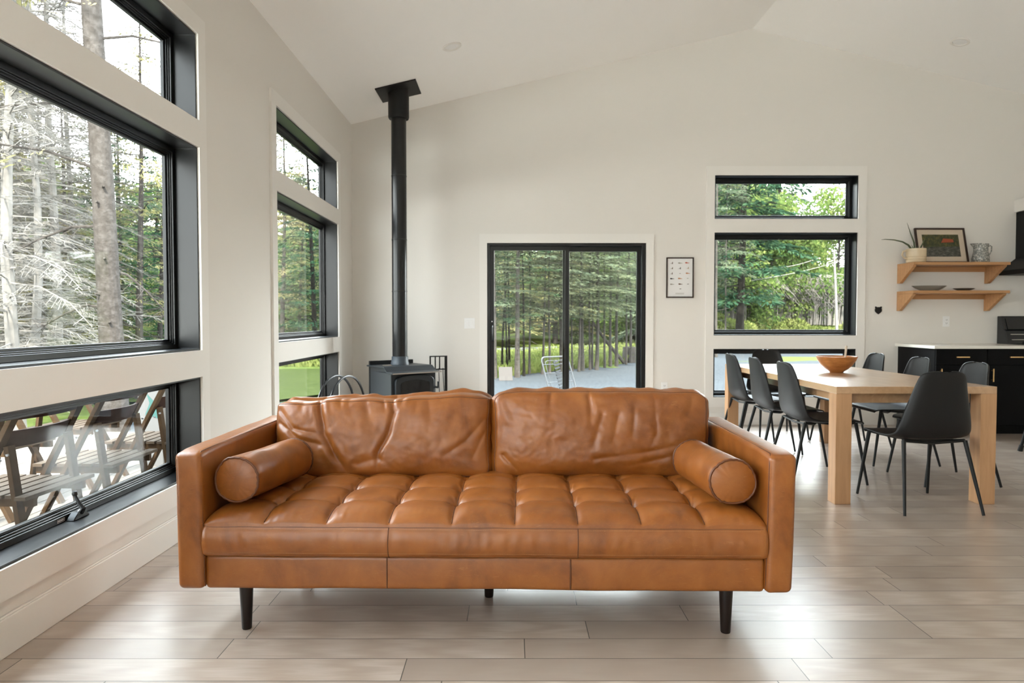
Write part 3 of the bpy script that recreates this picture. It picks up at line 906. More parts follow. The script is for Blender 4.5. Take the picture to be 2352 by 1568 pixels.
# moulded chairs
def chair_shell():
    st_ = [(.245, .430, .205, .0), (.235, .445, .218, .0), (.20, .452, .228, .002), (.13, .450, .236, .006), (.05, .444, .240, .012), (-.03, .438, .241, .020),
           (-.10, .437, .238, .030), (-.155, .447, .232, .040), (-.192, .475, .226, .046), (-.213, .52, .219, .05), (-.225, .58, .206, .05), (-.235, .65, .188, .047),
           (-.244, .72, .168, .042), (-.252, .78, .152, .036), (-.257, .815, .142, .03), (-.2605, .836, .130, .026), (-.263, .850, .110, .02), (-.264, .858, .080, .014), (-.2645, .861, .040, .01)]
    # resample for smoothness
    P = []
    n = len(st_)
    for k in range(n - 1):
        for q in range(3):
            t = q / 3
            a = [st_[max(0, k - 1)], st_[k], st_[k + 1], st_[min(n - 1, k + 2)]]
            c = [.5 * ((2 * a[1][i]) + (a[2][i] - a[0][i]) * t + (2 * a[0][i] - 5 * a[1][i] + 4 * a[2][i] - a[3][i]) * t * t + (3 * a[1][i] - a[0][i] - 3 * a[2][i] + a[3][i]) * t ** 3) for i in range(4)]
            P.append(c)
    P.append(list(st_[-1]))
    mb = MB(); nv = 21; pts = []
    for k, (y, z, hw, lift) in enumerate(P):
        y1, z1 = P[min(k + 1, len(P) - 1)][:2]; y0, z0 = P[max(k - 1, 0)][:2]
        d = Vector((0, y1 - y0, z1 - z0)).normalized(); nrm = Vector((0, d.z, -d.y))
        for j in range(nv):
            u = -1 + 2 * j / (nv - 1)
            o = lift * abs(u) ** 2.2
            if k < 4: o -= .012 * (1 - k / 4) * 0
            pts.append((hw * math.sin(u * PI / 2 * .98) / math.sin(PI / 2 * .98) if True else hw * u, y + nrm.y * o, z + nrm.z * o))
    mb.grid(pts, len(P), nv)
    return mb
def make_chair():
    e = empty('dining_chair', (0, 0, 0), 0)
    chair_shell().build('seat_shell', 'black_plastic', e, smooth=True, ang=70, solid=.009)
    m = MB()
    for s_ in (-1, 1): m.tube([(s_ * .19, -.165, .435), (s_ * .10, -.06, .418), (0, 0, .415)], .010, 8); m.tube([(s_ * .205, .185, .44), (s_ * .10, .08, .418), (0, 0, .415)], .010, 8)
    m.tube([(-.19, -.165, .435), (0, -.155, .418), (.19, -.165, .435)], .008, 8)
    m.build('under_frame', 'black_matte', e, smooth=True)
    for sx in (-1, 1):
        for a, b_ in (((sx * .19, -.165, .436), (sx * .24, -.27, .004)), ((sx * .205, .19, .441), (sx * .240, .262, .004))):
            m = MB(); m.tube([a, b_], [.013, .0085], 12); m.build('leg', 'black_matte', e, smooth=True)
    return e
ch = make_chair()
spots = [(2.575, 4.305, 1.5, 'black moulded chair at the near end of the dining table, its back to the camera'),
         (2.255, 5.03, -90, 'black chair on the left long side of the dining table, nearest to the camera'),
         (2.255, 5.64, -91, 'black chair in the middle of the left long side of the dining table'),
         (2.255, 6.26, -90, 'black chair on the left long side of the dining table, farthest from the camera'),
         (2.66, 6.88, 180, 'black chair at the far end of the dining table, in front of the window'),
         (3.15, 4.97, 90, 'black chair on the kitchen side of the dining table, nearest to the camera'),
         (3.15, 5.65, 90, 'black chair in the middle of the kitchen side of the dining table'),
         (3.15, 6.33, 90, 'black chair on the kitchen side of the dining table, farthest from the camera')]
for i, (x, y, rz, lab) in enumerate(spots):
    c = ch if i == 0 else copy_tree(ch)
    c.location = (x, y, 0); c.rotation_euler = (0, 0, R(rz)); tag(c, lab, 'chair', 'black moulded dining chairs')

# salad bowl and spoon
bo = empty('wooden_bowl', (2.61, 5.47, .75), 0, 'turned wooden salad bowl on the dining table', 'bowl')
m = MB(); m.lathe([(.0, .0), (.045, .0), (.052, .004), (.058, .012), (.085, .03), (.118, .062), (.142, .10), (.153, .128), (.1535, .131), (.150, .1315), (.145, .128), (.132, .098), (.108, .066), (.07, .035), (.0, .022)], 56)
m.build('bowl_body', 'bowl', bo, smooth=True, ang=50)
sp_ = MB(); sp_.tube([(0, 0, 0), (.004, .0, .07), (.022, .02, .165)], [.009, .007, .010], 8)
tag(sp_.build('serving_spoon', 'mat_board', smooth=True, loc=(2.64, 5.40, .80)), 'pale wooden serving spoon handle standing in the bowl', 'spoon')

# ------------------------------------------------------------------ kitchen
CY = 6.925
def cabinet(x0, x1, handle_side, label, side_panel=False):
    e = empty('base_cabinet', ((x0 + x1) / 2, CY, 0), 0, label, 'cabinet', 'black lower kitchen cabinets')
    a = (x1 - x0) / 2
    m = MB(); m.box(-a, a, .02, YB - CY, .10, .878); m.box(-a + .0, a, .08, YB - CY, 0, .10); m.build('carcass', 'cab', e)
    m = MB(); m.box(-a + .003, a - .003, 0, .019, .715, .875); dr = m.build('drawer', 'cab', e, bevel=.0015)
    m = MB(); m.box(-.066, .066, -.030, -.022, .790, .801); m.box(-.055, -.047, -.023, 0, .792, .799); m.box(.047, .055, -.023, 0, .792, .799); m.build('drawer_pull', 'brass', dr)
    m = MB(); m.box(-a + .003, a - .003, 0, .019, .10, .711); do = m.build('door', 'cab', e, bevel=.0015)
    hx_ = handle_side * (a - .045)
    m = MB(); m.box(hx_ - .0055, hx_ + .0055, -.030, -.022, .545, .677); m.box(hx_ - .004, hx_ + .004, -.023, 0, .56, .568); m.box(hx_ - .004, hx_ + .004, -.023, 0, .654, .662); m.build('door_pull', 'brass', do)
cabinet(4.315, 4.835, -1, 'black base cabinet at the left end of the counter with a brass drawer pull') if False else None
cabinet(4.315, 4.836, -1, 'black base cabinet at the left end of the counter, partly behind the chairs')
cabinet(4.840, 5.395, -1, 'black base cabinet next to the range with upright brass door pull')
m = MB(); m.box(4.28, 5.398, CY - .03, YB, .88, .91); tag(m.build('countertop', 'quartz', bevel=.002), 'white stone countertop over the black base cabinets', 'countertop')
rg = empty('gas_range', (5.79, CY, 0), 0, 'black kitchen range with a tall slanted back panel, cut by the right edge', 'stove')
m = MB(); m.box(-.38, .38, .0, .62, .0, .905); m.build('oven_body', 'range', rg, bevel=.004)
m = MB(); m.box(-.34, .34, -.03, 0, .2, .70); od = m.build('oven_door', 'range', rg, bevel=.004)
m = MB(); m.tube([(-.3, -.06, .72), (.3, -.06, .72)], .012, 10); m.tube([(-.28, -.06, .72), (-.28, 0, .72)], .008, 8); m.tube([(.28, -.06, .72), (.28, 0, .72)], .008, 8); m.build('oven_handle', 'steel', od, smooth=True)
m = MB(); m.prism([(.50, .906), (.68, .906), (.68, 1.215), (.62, 1.215), (.565, 1.06), (.55, 1.06), (.53, .98)], -.38, .38, 'x'); bk = m.build('back_panel', 'range', rg, bevel=.008)
m = MB(); m.prism([(.6075, 1.19), (.5645, 1.07), (.562, 1.071), (.605, 1.191)], -.34, .34, 'x'); m.build('control_glass', 'dark_glass', bk)
m = MB(); m.box(-.33, .33, .530, .538, 1.012, 1.018); m.box(-.33, -.17, .510, .518, .953, .961); m.build('trim_strip', 'steel', bk)
for x in (-.2, .2):
    for y in (.15, .38):
        m = MB(); m.lathe([(.0, .906), (.05, .906), (.05, .918), (.0, .92)], 20, (x, y, 0)); bn = m.build('burner', 'black_matte', rg)
        m = MB(); m.box(x - .12, x + .12, y - .006, y + .006, .917, .937); m.box(x - .006, x + .006, y - .1, y + .1, .917, .937); m.build('grate', 'black_matte', bn)
hd = empty('range_hood', (5.80, YB, 0), 0, 'black chimney range hood above the range at the right edge', 'range hood')
m = MB(); m.box(-.38, .38, -.50, -.002, 1.665, 1.715)
m.add([(-.38, -.002, 1.7155), (-.38, -.50, 1.7155), (.38, -.50, 1.7155), (.38, -.002, 1.7155), (-.205, -.002, 1.85), (-.205, -.30, 1.85), (.205, -.30, 1.85), (.205, -.002, 1.85)],
      [(0, 1, 2, 3), (4, 7, 6, 5), (0, 4, 5, 1), (1, 5, 6, 2), (2, 6, 7, 3), (3, 7, 4, 0)]); m.build('canopy', 'black_matte', hd, bevel=.003)
m = MB(); m.box(-.20, .20, -.29, -.002, 1.85, 2.36); m.build('chimney', 'black_matte', hd, bevel=.002)
m = MB(); m.box(5.58, 6.02, YB - .34, YB, 2.365, 2.50); tag(m.build('hood_soffit_box', 'wall'), 'small white painted box on the wall above the black range hood', 'box')

# shelves with wooden brackets
def shelf(z, lab, drop):
    e = empty('wall_shelf', (4.805, YB, 0), 0, lab, 'shelf', 'wooden wall shelves')
    m = MB(); m.box(-.515, .515, -.32, -.001, z - .03, z); m.build('board', 'shelf', e, bevel=.002)
    m = MB(); m.box(-.48, .48, -.022, -.001, z - .085, z - .0305); m.build('back_rail', 'shelf', e)
    for x in (-.515, .455):
        m = MB(); m.prism([(-.001, z - .0305), (-.30, z - .0305), (-.30, z - .045), (-.05, z - drop), (-.001, z - drop)], x, x + .035, 'x'); m.build('bracket', 'shelf', e, bevel=.002)
shelf(1.79, 'upper honey coloured wooden wall shelf holding the plant, picture and pitcher', .215)
shelf(1.487, 'lower honey coloured wooden wall shelf holding two dark dishes', .215)

pl = empty('potted_aloe', (4.385, YB - .19, 1.79), 0, 'aloe-like plant with long thin leaves in a cream mug pot on the upper shelf', 'plant')
m = MB(); m.lathe([(.0, 0), (.088, .0), (.094, .006), (.098, .02), (.100, .15), (.097, .152), (.093, .148), (.092, .13), (.0, .13)], 40)
for z in (.03, .06, .12): m.lathe([(.098, z), (.1015, z + .003), (.0985, z + .006)], 40)
pt = m.build('pot', 'cream', pl, smooth=True, ang=50)
m = MB(); m.tube([(-.095, 0, .045), (-.13, 0, .055), (-.152, 0, .085), (-.14, 0, .125), (-.115, 0, .132), (-.096, 0, .125)], .009, 8); m.build('pot_handle', 'cream', pt, smooth=True)
m = MB(); m.lathe([(.0, .134), (.091, .132)], 30); m.build('soil', 'pewter_dark', pt)
def leaf(pts, w0):
    m = MB(); k = len(pts); rs = [w0 * (1 - (i / (k - 1)) ** 1.4 * .88) for i in range(k)]
    m.tube(pts, rs, 7); m.build('leaf', 'leaf', pl, smooth=True)
leaf([(-.03, 0, .12), (-.09, -.01, .19), (-.16, -.02, .225), (-.26, -.03, .245), (-.36, -.04, .25), (-.40, -.04, .245)], .011)
leaf([(-.01, 0, .12), (-.03, -.01, .22), (-.07, -.01, .32), (-.115, -.02, .43)], .010)
leaf([(-.005, .01, .12), (-.035, .03, .2)], .010)
leaf([(.03, .0, .12), (.055, -.02, .2), (.085, -.03, .28)], .011)
leaf([(.0, .0, .12), (.012, -.01, .19)], .009)
leaf([(.04, -.02, .12), (.12, -.05, .17), (.175, -.07, .175)], .008)
leaf([(.04, .01, .12), (.075, .0, .23)], .010)

fr = empty('framed_landscape_picture', (4.725, YB - .13, 1.792), 0, 'dark framed country picture with a red roof leaning on the upper shelf', 'picture')
fr.rotation_euler = (R(-14), 0, 0)
m = MB(); m.ring(-.275, .275, 0, .405, .018, -.012, .012); m.build('picture_frame', 'dark_frame', fr, bevel=.002)
m = MB(); m.box(-.258, .258, .0, .006, .017, .388); m.build('mat_board', 'mat_board', fr)
def picture_mat():
    m = mat('painted_river_landscape', (.1, .1, .05), .6); n = NT(m); v = n.coord()
    sp = n.new('SeparateXYZ'); n.l.new(v, sp.inputs[0]); zz = sp.outputs[2]
    a = n.noise(v, 26, 5, .7); b_ = n.noise(n.mapping(v, (8, 8, 30)), 3, 4, .6)
    top = n.ramp(a, [(.3, (.015, .022, .010)), (.52, (.05, .055, .018)), (.68, (.17, .13, .03)), (.8, (.28, .24, .12))])
    low = n.ramp(b_, [(.35, (.02, .022, .018)), (.55, (.075, .075, .06)), (.7, (.19, .18, .15))])
    f = n.math('GREATER_THAN', n.math('ADD', zz, n.math('MULTIPLY', a, .05)), .215)
    n.base(n.mix(f, low, top)); return m
M['landscape'] = picture_mat()
M['red_roof'] = mat('faded_red_paint', (.30, .065, .025), .7)
m = MB(); m.box(-.20, .20, -.002, -.0005, .075, .33); pr = m.build('print', 'landscape', fr)
m = MB(); m.prism([(.0, .235), (.14, .240), (.135, .275), (.03, .285)], -.004, -.0021, 'y'); m.build('painted_red_building', 'red_roof', pr)

pc = empty('patterned_pitcher', (5.10, YB - .17, 1.79), 0, 'pale grey patterned glass pitcher on the right of the upper shelf', 'pitcher')
def pitcher_mat():
    m = mat('speckled_glass_pattern', (.4, .4, .38), .2); n = NT(m); v = n.coord()
    t = n.new('TexVoronoi', feature='DISTANCE_TO_EDGE'); n.l.new(n.mapping(v, (1, 1, .7)), t.inputs['Vector']); t.inputs['Scale'].default_value = 55
    n.base(n.ramp(t.outputs['Distance'], [(.05, (.16, .17, .165)), (.22, (.46, .45, .41))])); return m
M['pitcher'] = pitcher_mat()
m = MB(); m.lathe([(.0, 0), (.07, .0), (.082, .012), (.084, .05), (.075, .09), (.068, .13), (.068, .17), (.075, .205), (.071, .205), (.063, .17), (.063, .13), (.07, .06), (.0, .02)], 40)
for k, p in enumerate(m.v):
    if p[2] > .16 and p[0] < -.03: m.v[k] = (p[0] - (p[2] - .16) * .9 * max(0, -p[0] / .075) ** 4, p[1], p[2] + (p[2] - .16) * .1)
pb = m.build('pitcher_body', 'pitcher', pc, smooth=True, ang=50)
m = MB(); m.tube([(.066, 0, .17), (.10, 0, .19), (.118, 0, .18), (.115, 0, .13), (.095, 0, .09), (.07, 0, .085)], .0065, 8); m.build('pitcher_handle', 'pitcher', pc, smooth=True)
def dish(x, rx, ry, h, m_, lab):
    m = MB(); m.lathe([(.0, 0), (.45, .0), (.5, .08), (.82, .6), (1.0, 1.0), (.97, 1.0), (.78, .65), (.45, .16), (0, .14)], 40)
    m.v = [(a * rx, b * ry, c * h) for a, b, c in m.v]
    tag(m.build('serving_dish', m_, smooth=True, loc=(x, YB - .17, 1.487), ang=50), lab, 'dish', 'dishes on the lower shelf')
dish(4.545, .185, .10, .055, 'pewter', 'long shallow grey oval dish on the left of the lower shelf')
dish(4.925, .112, .08, .028, 'pewter_dark', 'small flat dark dish on the lower shelf')

# wall bits
bm_ = MB(); bm_.prism([(0, -.045), (.022, -.028), (.036, -.012), (.038, .008), (.033, .02), (.038, .033), (.033, .043), (.022, .040), (.014, .033), (0, .036), (-.014, .033), (-.022, .040), (-.033, .043), (-.038, .033), (-.033, .02), (-.038, .008), (-.036, -.012), (-.022, -.028)], -.014, 0, 'y')
tag(bm_.build('bear_head_wall_plaque', 'black_matte', loc=(4.085, YB, 1.28), bevel=.002), 'small black bear-head shaped plaque on the wall left of the shelves', 'wall ornament')
po = empty('framed_print', (1.872, YB, 1.418), 0, 'small dark framed print of fishing flies between the glass door and the window', 'picture')
m = MB(); m.ring(-.152, .152, 0, .448, .0135, -.022, 0); m.build('picture_frame', 'dark_frame', po, bevel=.0015)
m = MB(); m.box(-.139, .139, -.010, -.004, .0135, .4345); pp = m.build('print', 'paper', po)
FC = {'k': (.03, .02, .015), 'b': (.13, .07, .04), 'r': (.45, .09, .05), 'o': (.50, .22, .10), 'g': (.34, .32, .28), 't': (.42, .30, .2)}
for k in FC: M['fly_' + k] = mat('fly_ink_' + k, FC[k], .8)
flies = [(-.088, .385, 'b', 1), (0, .385, 'g', 0), (.078, .388, 'r', 0), (-.088, .328, 'b', 1), (0, .328, 'k', 1), (.088, .330, 't', 1), (-.09, .27, 'b', 1), (0, .27, 'g', 2), (.086, .272, 'o', 0),
         (-.088, .212, 'k', 0), (.0, .214, 'o', 0), (.085, .216, 'g', 2), (-.088, .15, 'g', 0), (.005, .152, 'b', 0), (.09, .153, 'k', 2), (.005, .10, 'k', 2)]
for x, z, c, kind in flies:
    m = MB()
    if kind == 1: m.prism([(x - .026, z - .007), (x, z - .006), (x + .004, z - .012), (x + .009, z - .008), (x + .008, z + .012), (x + .003, z + .012), (x, z - .002)], -.0112, -.0101, 'y')
    elif kind == 0: m.prism([(x - .024, z + .002), (x - .014, z - .008), (x + .010, z - .004), (x + .026, z - .003), (x + .026, z), (x + .008, z + .003), (x - .012, z + .009)], -.0112, -.0101, 'y')
    else: m.prism([(x - .014, z - .001), (x, z - .004), (x + .013, z - .001), (x + .004, z + .004)], -.0112, -.0101, 'y')
    m.build('fly_drawing', 'fly_' + c, pp)
m = MB()
for r_ in range(3):
    for k in range(9): m.box(-.048 + k * .0108, -.040 + k * .0108, -.0108, -.0101, .052 - r_ * .006, .0545 - r_ * .006)
m.build('caption_lines', 'fly_g', pp)
def plate(x, z, w_, h_, lab, cat, n, vert=.066):
    e = empty('switch_plate' if 'switch' in lab else 'wall_outlet', (x, YB, z), 0, lab, cat)
    m = MB(); m.box(-w_ / 2, w_ / 2, -.006, 0, -h_ / 2, h_ / 2); m.build('cover_plate', 'plug', e, bevel=.002)
    for k in range(n):
        cx = (k - (n - 1) / 2) * .046
        m = MB(); m.box(cx - .0165, cx + .0165, -.010, -.006, -vert / 2, vert / 2); q = m.build('rocker' if 'switch' in lab else 'receptacle', 'plug', e, bevel=.0015)
        if 'switch' not in lab:
            m = MB()
            for dz in (-.018, .018): m.box(-.008, -.005, -.0106, -.0099, dz - .004, dz + .006); m.box(.005, .008, -.0106, -.0099, dz - .004, dz + .006); m.box(-.002, .002, -.0106, -.0099, dz - .012, dz - .008)
            m.build('slots', 'black_matte', q)
plate(-.466, 1.135, .118, .118, 'white double light switch on the wall left of the glass door', 'light switch', 2)
plate(1.71, .42, .072, .116, 'white outlet low on the wall right of the glass door', 'outlet', 1)
plate(4.845, 1.155, .074, .118, 'white outlet on the wall below the shelves', 'outlet', 1)

# stool at the right edge
so = empty('bar_stool', (4.75, 5.93, 0), R(12), 'black metal stool, only one leg showing at the right edge', 'stool')
m = MB(); m.lathe([(.0, .60), (.17, .60), (.185, .61), (.185, .635), (.17, .645), (.0, .64)], 36); m.build('seat', 'black_matte', so, smooth=True, ang=50)
for a in (45, 135, 225, 315):
    c, s_ = math.cos(R(a)), math.sin(R(a))
    m = MB(); m.tube([(.12 * c, .12 * s_, .605), (.235 * c, .235 * s_, .05)], .013, 10); lg = m.build('leg', 'black_matte', so, smooth=True)
    m = MB(); m.tube([(.233 * c, .233 * s_, .055), (.245 * c, .245 * s_, .0)], [.019, .021], 10); m.build('foot_cap', 'rubber', lg, smooth=True)
m = MB(); m.tube([(.2 * math.cos(a), .2 * math.sin(a), .22) for a in np.linspace(0, 2 * PI, 36, endpoint=False)], .008, 8, closed=True); m.build('foot_ring', 'black_matte', so, smooth=True)
# ------------------------------------------------------------------ outdoors
GZ = -.25
EX = .5                        # outdoor base colours darkened to balance daylight with the room
def dk(c, k=EX): return tuple(x * k for x in c)
def edge_y(x): return 17.3 + 1.36 * x if x < 14 else 36.3      # far edge of the gravel yard
def road_d(x, y): return (y - (30.0 + .62 * x)) * .85          # distance beyond the road's near side
def ground_h(x, y):
    d = road_d(x, y) - 5
    h = GZ - .03
    if x > 7.5 and y > edge_y(x) + .3: h += min(1.5, .38 * (y - edge_y(x) - .3)) * min(1, (x - 7.5) / 1.5)
    if d > 0: h += .10 * d + (.16 * max(0, d - 10))
    h = min(h, 11)
    if y > 14 or x < -9: h += .12 * noise.noise(Vector((x * .23, y * .23, 0))) * min(1, max(0, max(y - 14, -9 - x)) / 8)
    return h
def flat_mat(name, cols, sc_, rough=.9, bump=.3, bd=.02):
    cols = [dk(c) for c in cols]
    m = mat(name, cols[0], rough, spec=.02); n = NT(m); v = n.coord()
    a = n.noise(v, sc_, 6, .65); b = n.noise(v, sc_ * .08, 3)
    k = len(cols)
    c = n.ramp(a, [(.3 + .4 * i / (k - 1), cols[i]) for i in range(k)])
    c = n.mix(n.math('MULTIPLY', b, .5), c, cols[0]); n.base(c); n.bump(a, bump, bd); return m
M['grass'] = flat_mat('meadow_grass', [(.055, .085, .020), (.11, .15, .035), (.20, .21, .07)], 9)
M['lawn'] = flat_mat('bright_lawn', [(.032, .046, .010), (.046, .064, .014), (.065, .080, .024)], 5)
M['gravel'] = flat_mat('grey_gravel', [(.034, .038, .045), (.072, .083, .091), (.125, .138, .15)], 16, bump=.6)
M['road'] = flat_mat('pale_dirt_road', [(.15, .16, .165), (.2, .21, .215)], 3)
M['deck'] = wood('sun_bleached_deck', (.075, .068, .061), (.088, .081, .074), (.10, .094, .088), (14, .8, 8), .7)
M['bark'] = flat_mat('grey_bark', [(.055, .048, .042), (.095, .085, .078), (.15, .138, .13)], 14, bump=.8)
M['bark_dark'] = flat_mat('dark_bark', [(.018, .017, .015), (.035, .032, .028), (.06, .055, .05)], 14)
M['bark_brown'] = flat_mat('hemlock_bark', [(.06, .054, .047), (.095, .087, .078), (.14, .13, .12)], 14)
M['dead'] = flat_mat('pale_dead_twigs', [(.22, .205, .185), (.30, .285, .265), (.38, .365, .345)], 8)
M['deck'].node_tree.nodes['Principled BSDF'].inputs['Specular IOR Level'].default_value = .05
def leaves(name, c1, c2, c3, tr=.35):
    c1, c2, c3 = dk(c1, .55), dk(c2, .55), dk(c3, .55)
    m = bpy.data.materials.new(name); m.use_nodes = True; n = NT(m); t = n.t; t.nodes.clear()
    v = t.nodes.new('ShaderNodeTexCoord').outputs['Object']
    info = t.nodes.new('ShaderNodeObjectInfo')
    f = n.noise(v, 1.4, 3, .7)
    f2 = n.noise(v, 9, 2, .6)
    ff = n.math('ADD', n.math('MULTIPLY', f, .65), n.math('ADD', n.math('MULTIPLY', f2, .35), n.math('MULTIPLY', n.math('SUBTRACT', info.outputs['Random'], .5), .12)))
    c = n.ramp(ff, [(.34, c1), (.52, c2), (.68, c3)])
    d = t.nodes.new('ShaderNodeBsdfDiffuse'); tl = t.nodes.new('ShaderNodeBsdfTranslucent'); mx = t.nodes.new('ShaderNodeMixShader'); o = t.nodes.new('ShaderNodeOutputMaterial')
    mx.inputs[0].default_value = tr
    n.l.new(c, d.inputs[0]); n.l.new(c, tl.inputs[0]); n.l.new(d.outputs[0], mx.inputs[1]); n.l.new(tl.outputs[0], mx.inputs[2]); n.l.new(mx.outputs[0], o.inputs[0])
    return m
M['hemlock'] = leaves('hemlock_needles', (.10, .135, .09), (.185, .225, .14), (.34, .35, .19), .5)
M['hemlock_deep'] = leaves('deep_green_needles', (.018, .055, .035), (.045, .10, .055), (.10, .15, .06))
M['yellow_needle'] = leaves('yellow_green_needles', (.17, .18, .075), (.34, .31, .14), (.55, .47, .25), .5)
M['broadleaf'] = leaves('fresh_broad_leaves', (.05, .105, .03), (.13, .20, .055), (.32, .36, .12), .5)
M['reed'] = leaves('tall_grass_blades', (.12, .16, .04), (.22, .26, .08), (.36, .38, .15), .4)

# terrain
xs = np.concatenate([np.arange(-70, -12, 4), np.arange(-12, 24, 1.5), np.arange(24, 90, 4)]); ys = np.concatenate([np.arange(-24, 4, 4), np.arange(4, 50, 1.5), np.arange(50, 125, 5)])
m = MB(); m.grid([(float(x), float(y), ground_h(x, y)) for x in xs for y in ys], len(xs), len(ys))
struct('ground', m, 'grass', smooth=True)
# gravel yard behind and beside the house
m = MB(); pts = [(-60, -24), (60, -24), (60, 36.3)] + [(x, edge_y(x) + .25 * math.sin(x * 1.7)) for x in np.arange(14, -4.6, -.6)] + [(-6.2, 8.6), (-7.5, 8.0), (-14, 9.5), (-60, 9)]
m.add([(a, b_, GZ) for a, b_ in pts], [tuple(range(len(pts)))]); struct('gravel_yard', m, 'gravel')
m = MB(); rp = []
for x in np.arange(-45, 7.6, 2.5):
    y0 = 30.2 + .62 * x + .5 * math.sin(x * .2)
    rp += [(x, y0, GZ + .03), (x, y0 + 4.3, GZ + .03)]
m.add(rp, [(2 * k, 2 * k + 2, 2 * k + 3, 2 * k + 1) for k in range(len(rp) // 2 - 1)]); struct('dirt_road', m, 'road')
m = MB(); pts = [(-4.2, 11.8), (-3.3, 13.4), (-2.9, 16), (-4.2, 19.8), (-9, 19.6), (-12, 13), (-8, 11.6)]
m.add([(a, b_, GZ + .02) for a, b_ in pts], [tuple(range(len(pts)))]); struct('lawn', m, 'lawn')
# timber deck outside the left windows, boards run away along Y
m = MB(); x = XL - WT - .05
rnd = random.Random(4)
while x > -5.2: m.box(x - .138, x, 1.35, 7.4, -.075, -.045 + rnd.uniform(-.001, .001)); x -= .144
struct('deck', m, 'deck', bevel=.003)
M['bounce_concrete'] = mat('pale_bounce_concrete', (.62, .60, .56), .8)
m = MB(); m.box(-11, XL - WT, -16, 1.34, -.2, -.04); m.box(XL - WT, 12, -16, YF - WT, -.2, -.04); struct('bounce_patio', m, 'bounce_concrete')  # unseen pale slab, added to bounce sunlight up to the ceiling

def leaf_mesh(name, quads, mt):
    """quads: array (n,4,3)"""
    n = len(quads); me = bpy.data.meshes.new(name)
    me.vertices.add(n * 4); me.vertices.foreach_set('co', quads.reshape(-1).astype(np.float32))
    me.loops.add(n * 4); me.loops.foreach_set('vertex_index', np.arange(n * 4, dtype=np.int32))
    me.polygons.add(n); me.polygons.foreach_set('loop_start', np.arange(0, n * 4, 4, dtype=np.int32))
    me.update(calc_edges=True); me.materials.append(M[mt]); me.validate()
    return me
def sprays(rng, base, tip, n, L, W, flat=.35, droop=.25, side=.5, t0=.15):
    """leafy sprays along a branch; returns (n,4,3)"""
    base = np.array(base); tip = np.array(tip); d = tip - base; ln = np.linalg.norm(d) + 1e-6; d = d / ln
    up = np.array([0, 0, 1.0]); s = np.cross(d, up); s /= np.linalg.norm(s) + 1e-6
    t = t0 + (1 - t0) * rng.random(n) ** .8
    c = base + np.outer(t * ln, d) - np.outer(droop * (t ** 2) * ln * .4, up)
    sg = np.where(rng.random(n) < .5, -1, 1)
    reach = side * ln * (1.05 - t) * rng.random(n)
    a = c + s * (sg * reach)[:, None] + rng.normal(0, .04 * ln * .3, (n, 3))
    dr = d * (.5 + .5 * rng.random(n))[:, None] + s * (sg * (.3 + .8 * rng.random(n)))[:, None] + up * (-droop * (.4 + rng.random(n)) )[:, None] + rng.normal(0, .15, (n, 3))
    dr /= np.linalg.norm(dr, axis=1)[:, None]
    nn = up + rng.normal(0, flat, (n, 3)); w = np.cross(dr, nn); w /= np.linalg.norm(w, axis=1)[:, None] + 1e-6
    l = (L * (.6 + .8 * rng.random(n)))[:, None]; ww = (W * (.6 + .8 * rng.random(n)))[:, None]
    return np.stack([a, a + dr * l * .45 + w * ww, a + dr * l, a + dr * l * .5 - w * ww], axis=1)
def conifer(seed, H, r, z0, spread, nb, ns, L, W, bark, leafm, top=1.0, droop=.3, lean=0, bare=0, conic=.75, tubes=True, stubs=True):
    rg = np.random.default_rng(seed); rr = random.Random(seed)
    mb = MB(); pts = []; bx, by = rr.uniform(-.1, .1) + lean, rr.uniform(-.1, .1)
    K = 9
    for k in range(K + 1):
        t = k / K; pts.append(Vector((bx * t * H * .3 + .03 * math.sin(t * 7 + seed), by * t * H * .3 + .03 * math.cos(t * 5 + seed), t * H)))
    mb.tube(pts, [r * (1.25 if k == 0 else 1 - .85 * (k / K)) for k in range(K + 1)], 10)
    def at(z):
        f = max(0, min(.999, z / H)) * K; i = int(f); return pts[i].lerp(pts[i + 1], f - i)
    Q = []
    for k in range(nb + bare):
        low = k >= nb
        t = (k + rr.random()) / nb if not low else 0
        z = z0 + (H * .99 - z0) * t if not low else rr.uniform(.6, z0)
        ln = spread * (1 - conic * t) * rr.uniform(.65, 1.1) if not low else rr.uniform(.25, .8) * spread * .6
        a = rr.uniform(0, 2 * PI); up = rr.uniform(-.12, .28)
        p = at(z); q = p + Vector((math.cos(a), math.sin(a), up)) * ln
        mid = p.lerp(q, .55) + Vector((rr.uniform(-.06, .06), rr.uniform(-.06, .06), .04 * ln))
        q2 = q - Vector((0, 0, droop * .35 * ln))
        if tubes: mb.tube([p, mid, q2], [max(.006, r * .16), max(.004, r * .09), .003], 4, caps=False)
        if not low: Q.append(sprays(rg, p, q2, max(4, int(ns * (ln / spread))), L, W, droop=droop))
    return mb.build('trunk_mesh', bark, None, smooth=True, fix=False), (leaf_mesh('foliage', np.concatenate(Q), leafm) if Q else None)
def proto(kind, *a, **k):
    tr, fo = conifer(*a, **k); me = tr.data; bpy.data.objects.remove(tr); return (me, fo)
def place_tree(p, name, label, x, y, rz=0, s=1.0, group=None, cat='tree', lean=(0, 0), z=None, sz=None):
    e = empty(name, (x, y, (ground_h(x, y) if z is None else z) - .03), rz, label, cat, group)
    e.rotation_euler = (lean[0], lean[1], rz); e.scale = (s, s, sz or s)
    t = bpy.data.objects.new('trunk', p[0]); col.objects.link(t); t.parent = e
    if p[1]: f = bpy.data.objects.new('foliage', p[1]); col.objects.link(f); f.parent = e
    return e

